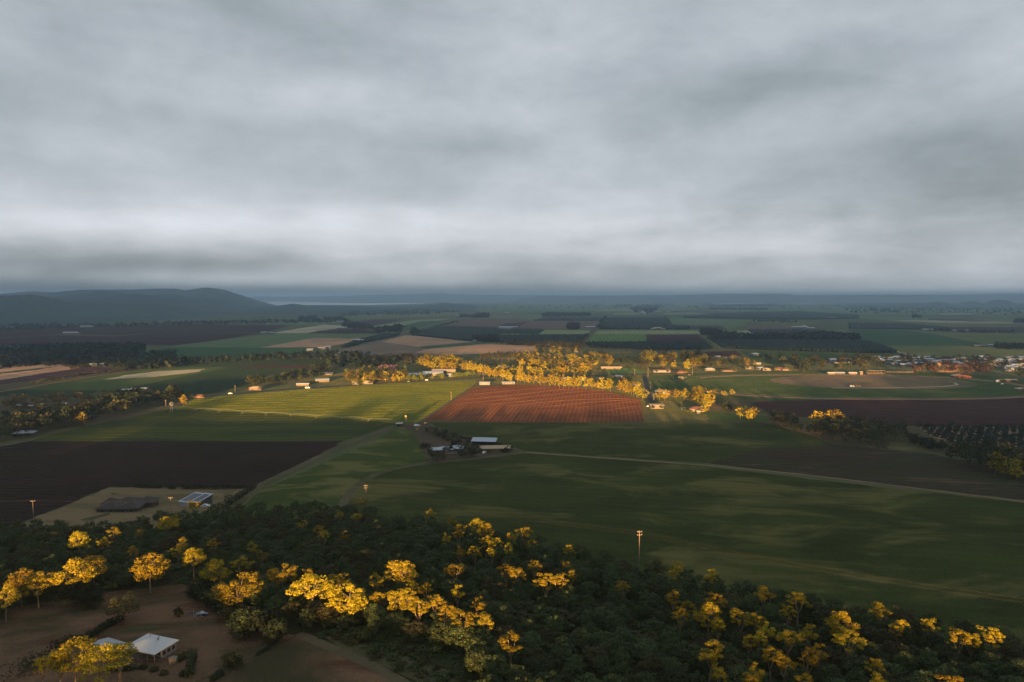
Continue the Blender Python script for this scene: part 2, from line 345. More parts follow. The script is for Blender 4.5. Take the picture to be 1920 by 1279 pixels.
def sheet(poly, mat, name='field', label='crop field', cat='field', z=None, px=True, kind='structure', lift=None):
    """a polygon draped on the ground; poly in photo pixels (of ground points) or metres"""
    if px and name == 'field':      # fields run on well past the edges of the picture
        Q = []
        for i, p in enumerate(poly):
            if -15 <= p[0] <= 1922: Q.append(p); continue
            xt = p[0] - 420 if p[0] < 0 else p[0] + 420; ne = [q for q in (poly[i - 1], poly[(i + 1) % len(poly)]) if -15 <= q[0] <= 1922]; ny = p[1]
            if ne:
                q = ne[0]; dyx = (p[1] - q[1]) / (p[0] - q[0]); ny = p[1] + max(-60, min(60, dyx * (xt - p[0])))
            Q.append((xt, max(590, ny) if p[1] > 600 else p[1]))
        poly = Q
    pts = [G(*p) for p in poly] if px else poly
    if px and max(p[1] for p in pts) < 2600:      # ragged margins: break long edges and let them wander a little
        rg = random.Random(len(poly) * 31 + int(pts[0][0])); out = []
        for (x0, y0), (x1, y1) in zip(pts, pts[1:] + pts[:1]):
            n = min(60, max(1, int(math.hypot(x1 - x0, y1 - y0) / 9.))); out.append((x0, y0))
            for k in range(1, n): j = 1.1 + .0012 * y0; out.append((x0 + (x1 - x0) * k / n + rg.uniform(-j, j), y0 + (y1 - y0) * k / n + rg.uniform(-j, j)))
        pts = out
    bm = bmesh.new(); vs = [bm.verts.new((x, y, 0)) for x, y in pts]
    try: f = bm.faces.new(vs)
    except ValueError: bm.free(); return None
    bmesh.ops.triangulate(bm, faces=bm.faces[:])
    ymin = min(p[1] for p in pts)
    if ymin < 620:
        for b in BREAKS:
            if b > ymin: bmesh.ops.bisect_plane(bm, geom=bm.verts[:] + bm.edges[:] + bm.faces[:], plane_co=(0, b, 0), plane_no=(0, 1, 0))
    ZO[0] += 1
    dist = max(50, min(ymin, 20000))
    off = z if z is not None else .03 + ZO[0] * .0022 * max(1, dist / 700.)
    for v in bm.verts: v.co.z = tz(v.co.y) + off
    for f in bm.faces:
        f.normal_update()
        if f.normal.z < 0: f.normal_flip()
    me = bpy.data.meshes.new(name); bm.to_mesh(me); bm.free()
    me.materials.append(FM[mat] if isinstance(mat, str) else mat)
    return tag(link(name, me), label, cat, kind=kind)
def strip(line, w, mat, name='track', label='dirt track', cat='track', z=None, px=True):
    pts = [Vector(G(*p)) if px else Vector(p) for p in line]
    # resample through the breaks for a smooth line
    L, R = [], []
    for i, p in enumerate(pts):
        d = (pts[min(i + 1, len(pts) - 1)] - pts[max(i - 1, 0)]).normalized(); n = Vector((-d.y, d.x)) * (w / 2)
        L.append(tuple(p + n)); R.append(tuple(p - n))
    return sheet(L + R[::-1], mat, name, label, cat, z, px=False)
def smooth_line(pts, k=6):
    out = []
    P = [pts[0]] + list(pts) + [pts[-1]]
    for i in range(1, len(P) - 2):
        for j in range(k):
            t = j / k; q = []
            for a in (0, 1):
                p0, p1, p2, p3 = P[i - 1][a], P[i][a], P[i + 1][a], P[i + 2][a]
                q.append(.5 * (2 * p1 + (p2 - p0) * t + (2 * p0 - 5 * p1 + 4 * p2 - p3) * t * t + (3 * p1 - p0 - 3 * p2 + p3) * t ** 3))
            out.append(tuple(q))
    out.append(pts[-1]); return out

# ------------------------------------------------------------------ fields, far to near (photo pixels of ground points)
def F(mat, label, *p, name='field'): return sheet(p, mat, name, label, 'field')
# far plain, 5-20 km
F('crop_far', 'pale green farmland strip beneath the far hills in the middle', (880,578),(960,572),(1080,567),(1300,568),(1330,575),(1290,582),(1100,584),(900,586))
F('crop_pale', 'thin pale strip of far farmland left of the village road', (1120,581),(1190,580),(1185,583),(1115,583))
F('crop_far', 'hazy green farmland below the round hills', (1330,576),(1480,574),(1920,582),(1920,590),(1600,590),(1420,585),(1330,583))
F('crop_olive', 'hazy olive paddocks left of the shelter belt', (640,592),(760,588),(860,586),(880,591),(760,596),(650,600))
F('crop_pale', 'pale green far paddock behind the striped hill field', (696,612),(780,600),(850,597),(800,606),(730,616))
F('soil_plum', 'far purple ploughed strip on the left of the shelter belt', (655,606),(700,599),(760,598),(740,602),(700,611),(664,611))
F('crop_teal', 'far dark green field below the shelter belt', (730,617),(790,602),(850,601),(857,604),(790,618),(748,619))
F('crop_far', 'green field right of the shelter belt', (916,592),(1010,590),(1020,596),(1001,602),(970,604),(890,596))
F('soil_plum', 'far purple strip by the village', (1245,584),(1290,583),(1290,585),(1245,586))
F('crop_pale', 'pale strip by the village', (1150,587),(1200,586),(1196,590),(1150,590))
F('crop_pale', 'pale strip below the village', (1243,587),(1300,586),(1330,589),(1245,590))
# left bands
F('soil_maroon', 'wide maroon ploughed field under the misty hills', (-60,622),(60,612),(160,611),(330,608),(470,609),(547,609),(520,617),(492,624),(394,640),(320,648),(200,647),(70,647),(-60,648))
F('soil_plum', 'dull purple strip across the maroon field', (-60,632),(0,629),(60,625),(140,622),(90,628),(0,634),(-60,638))
F('rough_grass', 'pale green strip in front of the far farm sheds', (65,628),(130,626),(215,628),(260,627),(215,631),(150,630))
strip([(-20,636),(60,630),(130,628),(215,631),(275,625),(330,624),(490,624)], 9, 'track_dirt', label='pale farm track across the maroon field')
strip([(120,639),(230,639),(400,639)], 6, 'track_dim', label='second fainter track across the maroon field')
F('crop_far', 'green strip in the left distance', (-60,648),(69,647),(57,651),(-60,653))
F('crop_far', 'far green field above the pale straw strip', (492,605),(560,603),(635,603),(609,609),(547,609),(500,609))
F('crop_teal', 'dark green field in front of the left tree line', (180,675),(250,664),(320,651),(608,652),(578,660),(518,669),(320,676))
F('crop_far', 'lighter green field beside the maroon field', (320,651),(394,640),(483,629),(507,625),(650,626),(650,634),(588,634),(487,652))
F('straw_pale', 'pale straw strip field in the left distance', (507,625),(560,616),(609,609),(640,610),(649,615),(630,616),(575,625))
F('soil_maroon', 'maroon field left of the tarred road', (575,625),(599,620),(674,617),(700,621),(725,625),(640,626))
F('crop_far', 'green strip beneath the maroon field', (650,626),(722,626),(692,635),(650,634))
F('straw', 'tan stubble field behind the orchard rows', (487,652),(588,634),(692,635),(661,641),(612,651))
F('stubble_grey', 'grey brown stubble field below the crossroads', (560,676),(640,656),(686,645),(757,629),(771,629),(888,641),(915,645),(970,648),(1003,647),(1010,658),(970,668),(898,672),(750,672),(640,676))
F('straw', 'tan stubble field with straight edges below the crossroads', (714,641),(759,629),(771,629),(884,641),(783,650))
F('crop_teal', 'thin green wedge between two tan fields', (783,651),(888,642),(914,644),(805,654))
F('straw', 'sunlit orange stubble field with tree shadows', (805,654),(915,645),(970,648),(1003,647),(1008,657),(960,660),(860,665),(778,661))
# middle distance block
F('soil_brown', 'long brown field beside the diagonal road', (828,611),(888,597),(970,597),(1001,602),(970,606),(950,606),(932,614))
F('soil_maroon', 'maroon wedge by the long glasshouses', (829,612),(932,614),(950,605),(987,604),(972,613),(946,620),(931,615))
F('canopy_crop', 'dark orchard ground left of the glasshouses', (771,629),(778,623),(830,612),(931,614),(946,619),(930,636),(880,640))
F('crop_pale', 'striped pale and dark nursery field', (936,627),(960,618),(1022,618),(1010,628),(960,628))
F('canopy_crop', 'dark orchard ground above the grove', (925,640),(936,629),(1101,628),(1087,644),(970,647))
F('crop_pale', 'pale green field left of the straight road', (1022,619),(1108,620),(1101,628),(1011,628))
F('soil_brown', 'dull brown field above the pale green field', (968,615),(996,602),(1129,602),(1120,617),(1050,617))
F('canopy_crop', 'dark crop band in front of the far wood', (1001,602),(1020,595),(1136,595),(1129,602))
F('canopy_crop', 'large dark orchard ground by the homestead', (1123,618),(1139,595),(1251,595),(1262,610),(1295,611),(1295,618))
F('crop_pale', 'long pale green strip along the homestead drive', (1116,620),(1404,620),(1407,627),(1111,627))
F('crop_stripe', 'bright green striped field right of the straight road', (1111,629),(1211,628),(1212,641),(1096,641))
F('soil_maroon', 'small maroon ploughed field above the orchard', (1212,628),(1309,627),(1321,641),(1212,641))
F('rough_grass', 'grassy orchard floor behind the grove', (1096,642),(1321,641),(1343,656),(1240,658),(1150,656),(1085,650))
F('crop_far', 'green field beyond the pale strip', (1255,597),(1310,597),(1400,602),(1397,610),(1365,618),(1351,610),(1262,610))
F('soil_plum', 'purple brown strip beside the pale strip', (1290,611),(1350,611),(1363,618),(1290,618))
F('crop_olive', 'olive paddock with small farm buildings', (1310,597),(1400,600),(1480,600),(1540,606),(1500,611),(1400,604))
F('soil_brown', 'brown field with white farm buildings', (1397,611),(1500,609),(1540,612),(1528,618),(1402,618))
F('canopy_crop', 'long dark plantation band on the right', (1405,585),(1500,584),(1610,590),(1610,598),(1490,600),(1280,597),(1280,593))
F('crop_far', 'thin green strip between dark plantations', (1260,588),(1400,589),(1408,592),(1290,592))
F('canopy_crop', 'dark plantation behind the white farm', (1402,619),(1500,618),(1540,620),(1610,629),(1500,636),(1410,628))
F('crop_far', 'green field behind the town, hazy side', (1500,618),(1590,618),(1616,640),(1610,629),(1540,620))
F('straw_pale', 'pale drive between the fields', (1394,619),(1398,619),(1416,627),(1409,627))
F('rough_grass', 'rough grass beneath the tree clumps right of the maroon field', (1310,627),(1400,627),(1460,636),(1338,640),(1345,656),(1356,655),(1322,640))
F('canopy_crop', 'large very dark orchard ground with clipped edge', (1338,640),(1400,637),(1500,640),(1620,640),(1650,648),(1685,663),(1600,662),(1383,655))
F('crop_mid', 'green field between orchard and town trees', (1385,657),(1600,663),(1690,664),(1720,673),(1560,678),(1480,680),(1440,684),(1410,676))
F('soil_maroon', 'thin maroon strip behind the grove', (1290,662),(1380,657),(1392,667),(1330,668))
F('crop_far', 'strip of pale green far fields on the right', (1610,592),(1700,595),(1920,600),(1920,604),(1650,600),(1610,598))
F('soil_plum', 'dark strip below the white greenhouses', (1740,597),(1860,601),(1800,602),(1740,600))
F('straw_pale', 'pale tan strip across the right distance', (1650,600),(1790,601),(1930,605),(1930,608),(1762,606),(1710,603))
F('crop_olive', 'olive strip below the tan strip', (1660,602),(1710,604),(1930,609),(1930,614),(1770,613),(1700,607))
F('soil_plum', 'dark purple band with farm buildings', (1590,605),(1710,607),(1780,614),(1930,611),(1930,624),(1814,624),(1693,618),(1590,617))
F('crop_teal', 'wide rich green field behind the town', (1590,619),(1700,619),(1762,628),(1853,645),(1820,648),(1645,648),(1616,640))
F('crop_olive', 'olive field right of the long diagonal track', (1700,619),(1930,624),(1930,648),(1853,645),(1762,628))
F('crop_olive', 'light olive field directly behind the town', (1645,648),(1930,650),(1930,672),(1745,672),(1710,668),(1676,659))
strip([(1590,618),(1700,619),(1762,628),(1860,647)], 6, 'track_dirt', label='long diagonal track behind the town')
strip([(1625,645),(1650,650),(1680,659),(1715,668),(1735,673)], 9, 'straw_pale', label='pale track along the clipped orchard corner')
# left near bands
F('rough_grass', 'rough scrubby ground on the far left', (-80,690),(270,672),(640,668),(640,700),(560,712),(330,750),(320,764),(140,806),(-80,850))
F('straw', 'long golden stubble field on the far left', (-60,697),(0,690),(43,685),(117,682),(120,688),(165,688),(140,694),(0,713),(-60,722))
F('crop_mid', 'thin green strip in the golden stubble', (-40,700),(0,699),(116,686),(70,694),(0,701))
F('soil_plum', 'purple brown strip below the golden stubble', (-60,722),(0,713),(145,691),(172,689),(217,690),(203,698),(0,721),(-60,730))
F('crop_mid', 'green field with a straw coloured middle on the left', (30,731),(150,711),(275,692),(330,689),(430,689),(350,705),(215,733),(185,732))
F('straw_pale', 'bleached patch in the left green field', (195,712),(235,704),(300,696),(385,692),(370,698),(290,707))
F('canopy_crop', 'large dark green field of tall crop left of the highway', (185,733),(215,733),(350,705),(430,689),(580,690),(578,702),(545,708),(475,723),(363,743),(320,748),(240,738))
F('soil_maroon', 'maroon strip between tall green crops', (480,685),(581,685),(581,690),(440,690))
F('canopy_crop', 'strip of tall dark crop below the tree line', (330,684),(485,674),(650,673),(640,685),(480,685),(454,689),(330,689))
F('canopy_crop', 'very dark narrow strip of tall crop on the left edge', (-60,731),(188,732),(151,745),(-60,743))
F('crop_mid', 'small green field inside the left scrub', (150,744),(186,738),(215,745),(170,750))
strip([(-20,738),(30,730),(150,710),(205,702),(275,691),(325,684)], 5, 'track_dirt', label='pale track along the left green field')
# centre
F('verge', 'grassy ground around the gum grove and houses', (560,712),(640,690),(700,672),(900,664),(1010,660),(1240,660),(1420,672),(1480,682),(1500,700),(1440,757),(1450,792),(1205,794),(1190,752),(900,716),(640,726))
F('crop_mid', 'small dark green paddock by the street', (1118,714),(1150,706),(1185,706),(1190,724),(1120,722))
F('crop_mid', 'green paddock left of the racecourse', (1218,704),(1296,704),(1330,714),(1310,735),(1225,735))
F('crop_stripe', 'sunlit small crop rows by the long roof', (1132,690),(1192,690),(1212,700),(1136,701))
F('crop_mid', 'green verge around the racecourse', (1290,702),(1480,697),(1700,698),(1860,704),(1930,715),(1930,742),(1600,750),(1440,758),(1330,745),(1296,722))
F('rough_grass', 'brown paddock right of the homestead', (1330,744),(1440,750),(1460,775),(1400,778),(1330,772))
F('crop_mid', 'green paddock corner beneath the gum tree pair', (1320,772),(1400,776),(1445,782),(1450,792),(1330,792))
# race track as real ovals
def oval(cx, cy, a, b, n=72, k=2.5, rot=0.0):
    out = []
    for i in range(n):
        t = 2 * math.pi * i / n; c, s = math.cos(t), math.sin(t)
        x = a * abs(c) ** (2 / k) * (1 if c > 0 else -1); y = b * abs(s) ** (2 / k) * (1 if s > 0 else -1)
        out.append((cx + x * math.cos(rot) - y * math.sin(rot), cy + x * math.sin(rot) + y * math.cos(rot)))
    return out
RC = (460, 915); RA, RB = 222, 118
sheet(oval(*RC, RA + 14, RB + 11), 'race_sand', 'race_track', 'brown sand racecourse oval', 'race track', px=False)
sheet(oval(*RC, RA, RB), 'crop_mid', 'field', 'green infield of the racecourse', 'field', px=False)
sheet(oval(505, 955, 138, 76, k=2.2), 'race_infield', 'field', 'bare tan oval inside the racecourse', 'field', px=False)
strip([(1560,728),(1700,727),(1770,725),(1795,722),(1790,718),(1778,717)], 4, 'straw_pale', label='pale curved path inside the racecourse')
F('soil_maroon', 'dark maroon ploughed field below the racecourse', (1400,758),(1430,753),(1600,749),(1935,741),(1935,800),(1730,800),(1600,793),(1450,777),(1412,766))
F('rough_grass', 'scrubby creek flat on the right', (1440,778),(1600,793),(1730,800),(1935,800),(1935,912),(1840,888),(1750,852),(1560,836),(1530,820),(1440,792))
F('track_dirt', 'pale earth of the near orchard', (1722,800),(1930,800),(1930,880),(1880,862),(1800,840),(1745,818))
F('verge', 'yellow grass strip at the scrub edge', (1660,838),(1720,839),(1750,842),(1690,845))
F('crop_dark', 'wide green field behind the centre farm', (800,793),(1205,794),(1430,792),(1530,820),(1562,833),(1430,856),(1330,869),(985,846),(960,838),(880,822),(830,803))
F('soil_fallow', 'brown fallow field on the right', (1330,869),(1380,853),(1430,842),(1560,834),(1750,852),(1935,908),(1935,938))
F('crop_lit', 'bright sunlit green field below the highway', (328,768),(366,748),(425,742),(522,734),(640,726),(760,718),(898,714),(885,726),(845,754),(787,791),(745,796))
F('crop_pivot', 'green field with mown stripes under the pivot irrigator', (320,767),(500,776),(744,794),(640,828),(55,828),(100,815),(160,800))
F('soil_black', 'black ploughed field on the left', (55,828),(642,828),(484,915),(205,913),(120,950),(30,985),(-80,1010),(-80,850),(0,838))
F('crop_farm', 'green field between dirt track and centre farm', (752,800),(790,803),(790,830),(800,852),(805,864),(740,877),(690,895),(655,922),(640,985),(420,985),(490,917))
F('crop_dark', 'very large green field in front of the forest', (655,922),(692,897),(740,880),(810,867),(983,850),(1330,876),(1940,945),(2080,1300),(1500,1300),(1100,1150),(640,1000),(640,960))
F('farm_dirt', 'bare farmyard earth around the centre farm', (742,797),(792,793),(850,812),(900,828),(960,842),(985,848),(940,857),(830,869),(803,862),(785,832),(775,810))
F('soil_red', 'red ploughed field with curving contour banks', (793,790),(860,747),(887,727),(935,723),(1000,722),(1080,726),(1130,733),(1175,742),(1200,750),(1205,770),(1206,792),(1000,793))
F('dry_grass', 'dry grass block around the dark roofed house', (20,1000),(70,968),(120,950),(205,915),(440,919),(480,916),(430,955),(360,990),(180,1010))
F('crop_mid', 'green lawn patch at the block corner', (205,926),(222,922),(228,925),(212,929))
F('litter', 'leaf litter under the foreground forest', (-150,1010),(20,1000),(180,1008),(400,975),(640,975),(820,1000),(1000,1040),(1150,1085),(1300,1120),(1500,1160),(1700,1195),(1900,1235),(2100,1290),(2300,1700),(-400,1700),(-200,1200), name='forest_floor')
F('yard', 'bare brown yard around the white roofed house', (-200,1160),(-60,1150),(60,1135),(120,1122),(230,1108),(340,1096),(370,1110),(440,1160),(520,1185),(580,1200),(700,1250),(900,1330),(900,1480),(-300,1500))
F('rough_grass', 'dim grass bank beside the dirt corner', (600,1190),(700,1215),(860,1265),(960,1330),(860,1330),(780,1279),(650,1225))
F('crop_mid', 'narrow green garden strip behind the white roofed house', (220,1181),(260,1177),(300,1175),(296,1179),(255,1182),(224,1184))
# tracks and roads
strip(smooth_line([(-90,862),(0,834),(60,820),(150,800),(240,778),(320,763),(345,752)]), 7, 'track_dim', label='grassy dirt lane along the left tree belt')
strip(smooth_line([(985,849),(1100,857),(1330,874),(1500,890),(1700,914),(1940,944)]), 2.6, 'track_dirt', label='straight reddish dirt lane across the green field')
strip(smooth_line([(750,797),(700,815),(640,838),(560,876),(480,916),(440,948),(415,975)]), 7, 'track_dim', label='dirt track between black field and green field')
strip(smooth_line([(985,849),(900,859),(820,868),(740,880),(690,898),(655,925),(630,975)]), 5, 'track_dim', label='curved grassy track left of the centre farm')
strip(smooth_line([(787,792),(845,753),(885,726),(898,715)]), 4, 'track_dim', label='narrow headland between red and green fields')
strip(smooth_line([(345,750),(430,740),(530,731),(640,724),(760,716),(830,712),(900,708),(905,704)]), 9, 'asphalt', 'highway', 'two lane highway along the sunlit green field', 'road')
strip([(905,707),(1000,705),(1130,704),(1200,702),(1300,701),(1400,698),(1480,696)], 8, 'asphalt', 'main_road', 'tarred main road past the roadside houses', 'road')
strip([(1208,704),(1212,722),(1218,745),(1226,760)], 6, 'asphalt', 'side_street', 'narrow side street running down to the red field', 'road')
strip([(1087,646),(1115,621),(1139,596)], 12, 'track_dim', 'country_road', 'straight road between the orchards', 'road')
strip([(1190,573),(1200,578),(1207,585),(1209,590)], 26, 'straw_pale', 'village_road', 'wide pale road into the far village', 'road')
strip([(620,640),(686,632),(740,624),(760,623),(800,612),(850,600),(888,595)], 10, 'track_dirt', 'country_road', 'pale road climbing diagonally past the shelter belt', 'road')
strip([(640,612),(680,618),(720,624),(745,624)], 9, 'track_dirt', 'country_road', 'pale road joining the crossroads from the left', 'road')
strip([(1312,627),(1336,641),(1352,655)], 12, 'crop_olive', label='grassy lane right of the orchard')
strip([(1238,793),(1300,790),(1400,792)], 4, 'track_dim', label='farm track along the wide green field')
strip([(1380,748),(1420,765),(1450,782),(1475,792)], 4, 'track_dim', label='track beside the maroon field corner')
strip(smooth_line([(560,1190),(640,1225),(720,1262),(800,1310)]), 3.5, 'track_dim', label='wheel track along the dirt corner')
strip([(555,1195),(430,1250),(330,1300)], .8, 'farm_dirt', 'fence_line', 'dark fence line across the yard', 'path')
# contour banks on the red field: low earth ridges that catch the light
def bank(line, w=3.0, h=.55):
    pts = [Vector(G(*p)) for p in smooth_line(line, 5)]; v = []; f = []
    for i, p in enumerate(pts):
        d = (pts[min(i + 1, len(pts) - 1)] - pts[max(i - 1, 0)]).normalized(); n = Vector((-d.y, d.x)) * (w / 2)
        e = .35 if i in (0, len(pts) - 1) else 1
        for k, hh in ((-1, 0), (-.35, h * e), (.35, h * e), (1, 0)): v.append((p.x + n.x * k, p.y + n.y * k, hh + .12))
    for i in range(len(pts) - 1):
        for k in range(3): f.append((i * 4 + k, i * 4 + k + 1, i * 4 + 5 + k, i * 4 + 4 + k))
    return v, f
BK = [[(880,740),(960,733),(1040,726)],[(868,750),(960,741),(1050,731),(1100,729)],[(850,758),(960,748),(1080,735),(1135,733)],
      [(905,760),(1010,750),(1120,738),(1165,741)],[(950,762),(1060,751),(1190,747)],[(1010,765),(1100,755),(1202,749)],
      [(1075,766),(1150,757),(1204,751)],[(1120,772),(1204,760)],[(1150,780),(1206,768)]]
bf = None; V = []; Fc = []
for b_ in BK:
    v, f = bank(b_); n = len(V); V += v; Fc += [tuple(i + n for i in q) for q in f]
fmat('bank_soil', (.20, .08, .04), (.25, .10, .048), None, bump=.4)
tag(link('earth_bank', mesh_np('earth_bank', V, Fc, [FM['bank_soil']])), 'curving contour banks of earth across the red ploughed field', 'earth bank', kind='structure')

# ------------------------------------------------------------------ water
wm, nt, N_, L_, P_ = new_mat('water'); P_.inputs['Base Color'].default_value = (.05, .07, .08, 1); P_.inputs['Roughness'].default_value = .12; P_.inputs['Specular IOR Level'].default_value = 1.0
for lab, poly in (('wide pale lake at the foot of the left range', [(490,568.5),(497,564),(520,562.5),(545,563),(552,566),(600,567.5),(680,568.5),(795,568),(795,569.6),(690,572.5),(600,572),(540,573.5),(505,572.5)]),
                  ('narrow inlet of the lake below the left hills', [(388,577.5),(440,574),(458,573.5),(456,575.5),(430,577),(392,579.5)]),
                  ('thin strip of lake beyond the island', [(585,564.3),(632,564.3),(632,565.6),(585,565.6)]),
                  ('small lake behind the shelter belt', [(840,567),(868,566.4),(866,568.2),(842,568.6)]),
                  ('thin far lake under the flat topped hill', [(1336,569.2),(1432,568.4),(1436,570),(1340,571)]),
                  ('thin far pond right of the flat topped hill', [(1486,569),(1528,569),(1528,570.2),(1486,570.2)])):
    sheet(poly, wm, 'lake', lab, 'water', z=2.0)

# ------------------------------------------------------------------ hills as height fields
fmat('hill_forest', (.034, .054, .054), (.068, .090, .078), (.09, .1, .075), .004, .6, .1, bump=1.0)
from mathutils import noise as mnoise
def hill(label, crest, y_base, y_crest, s0, s1, nx=150, ny=46, rough=.22, seed=0., wl=900., name='hill'):
    """crest: list of (px, py) skyline points; y_base(px)->distance of the foot; real heights follow"""
    def interp(tab, px):
        if px <= tab[0][0]: return tab[0][1]
        for (a, A), (b, B) in zip(tab, tab[1:]):
            if px <= b: return A + (B - A) * (px - a) / (b - a)
        return tab[-1][1]
    v = []; f = []
    for j in range(ny + 1):
        for i in range(nx + 1):
            px = s0 + (s1 - s0) * i / nx
            yb, yc = interp(y_base, px), interp(y_crest, px)
            k = j / ny * 1.7; y = yb + (yc - yb) * k
            x = (px - 960) / 1280. * y
            zc = HC + (556 - interp(crest, px)) / 1280. * yc
            e = min(1, max(0, (px - s0) / 60.)) * min(1, max(0, (s1 - px) / 60.))
            prof = math.sin(min(1, k) * math.pi / 2) ** 1.5 if k <= 1 else math.cos((k - 1) / .7 * math.pi / 2) ** 1.2
            nz = mnoise.fractal(Vector((x / wl + seed, y / wl, seed)), 1.0, 2.0, 5)
            nr = 1 - abs(mnoise.fractal(Vector((x / wl * .8 + seed + 5, y / wl * .5, seed)), 1.0, 2.0, 4)) * 1.3
            bumpy = (nz * .5 + (nr - .8) * .6) * rough * (1 - max(0, 1 - abs(k - 1) * 4))
            z = max(0, zc) * prof * (1 + bumpy * 1.6) * (e ** .5 if s0 > 0 or px > s0 + 60 else 1)
            z = min(z, max(0, zc) * (1 + .04 * nz)); v.append((x, y, max(-3, z - 3 * (1 - e))))
    for j in range(ny):
        for i in range(nx): f.append((j * (nx + 1) + i, j * (nx + 1) + i + 1, (j + 1) * (nx + 1) + i + 1, (j + 1) * (nx + 1) + i))
    return tag(link(name, mesh_np(name, v, f, [FM['hill_forest']], smooth=True)), label, 'hill', kind='structure')
hill('misty forested range on the far left, its ridge in low cloud', [(-1100,556),(-700,552),(-500,540),(-300,545),(0,551),(60,546),(110,548),(160,545),(250,545),(300,543),(330,543),(350,546),(385,541.5),(402,542.5),(425,546),(445,552),(470,558),(500,565),(520,572)],
     [(-1100,2300),(-300,2500),(0,2750),(200,3100),(330,3600),(430,4600),(530,7000)], [(-300,6000),(0,6500),(200,7200),(380,7600),(450,8000),(530,9500)], -1100, 530, nx=340, ny=70, rough=.95, seed=2., wl=1100.)
hill('low wooded spur in front of the left range', [(-1000,575),(-600,560),(-250,556),(0,556),(60,553),(130,562),(200,556),(260,551),(330,560),(400,572),(470,580)],
     [(-250,2600),(0,2800),(200,3200),(330,3700),(480,5500)], [(-250,3800),(0,4000),(200,4600),(330,5200),(480,7000)], -1000, 480, nx=320, ny=50, rough=.9, seed=9., wl=650.)
hill('low wooded rise between fields and lake', [(380,583),(440,577),(520,574),(548,570),(575,573),(640,573),(720,576),(780,574),(835,568),(880,571),(900,577),(960,578)],
     [(380,4700),(560,4300),(640,4300),(800,4900),(960,6500)], [(380,6200),(560,6000),(640,6400),(800,7600),(960,8800)], 380, 960, rough=.4, seed=4., wl=500.)
hill('hazy blue mountain on the skyline left of centre', [(430,556),(560,556),(640,555),(700,552.5),(760,552),(800,550),(815,549),(832,550),(850,551.5),(900,552.5),(980,553.5),(1060,554),(1120,555)],
     [(430,16500),(1120,16500)], [(430,19000),(1120,19000)], 430, 1120, rough=.3, seed=14., wl=2600.)
hill('long flat topped hill on the skyline right of centre', [(960,556),(1040,554.5),(1150,554),(1260,553.5),(1330,551.5),(1400,550.8),(1470,550.8),(1484,552.5),(1500,554),(1560,553.6),(1640,552.5),(1740,552.8),(1780,555)],
     [(960,12800),(1780,12800)], [(960,15500),(1780,15500)], 960, 1790, rough=.25, seed=21., wl=2600.)
hill('farthest pale ridge on the right skyline', [(1600,555),(1700,553),(1820,552.5),(1880,550.8),(1960,551),(2100,552)],
     [(1600,13500),(2150,13500)], [(1600,16500),(2150,16500)], 1600, 2150, rough=.25, seed=33., wl=3000.)
for lab, cx, top, hw in (('leftmost of the three small round hills', 1755, 559.2, 34), ('middle one of the three small round hills', 1818, 559.0, 38), ('tallest of the three small round hills', 1872, 557.8, 46), ('small round hill at the right edge', 1925, 563, 30)):
    hill(lab, [(cx - hw, 570), (cx - hw * .7, 565 if top < 562 else 567), (cx - hw * .35, top + 1.5), (cx, top), (cx + hw * .4, top + 1.2), (cx + hw * .75, 565.5 if top < 562 else 567), (cx + hw, 570)],
         [(cx - hw, 8300), (cx, 7600), (cx + hw, 8300)], [(cx - hw, 8700), (cx + hw, 8700)], cx - hw, cx + hw, nx=46, ny=40, rough=.25, seed=cx * .1, wl=500.)
hill('low wooded country under the round hills', [(1500,574),(1600,569.5),(1700,567.5),(1780,568.5),(1850,570),(1920,569),(2020,570)],
     [(1500,7200),(1750,6200),(2020,6200)], [(1500,10500),(2020,10500)], 1500, 2020, rough=.5, seed=41., wl=450.)
hill('low wooded strip under the flat topped hill', [(960,573),(1040,570),(1120,569),(1180,572),(1240,568.5),(1300,571.5),(1330,573),(1440,573),(1520,573)],
     [(960,8800),(1520,8000)], [(960,11500),(1520,11000)], 960, 1520, rough=.5, seed=45., wl=600.)

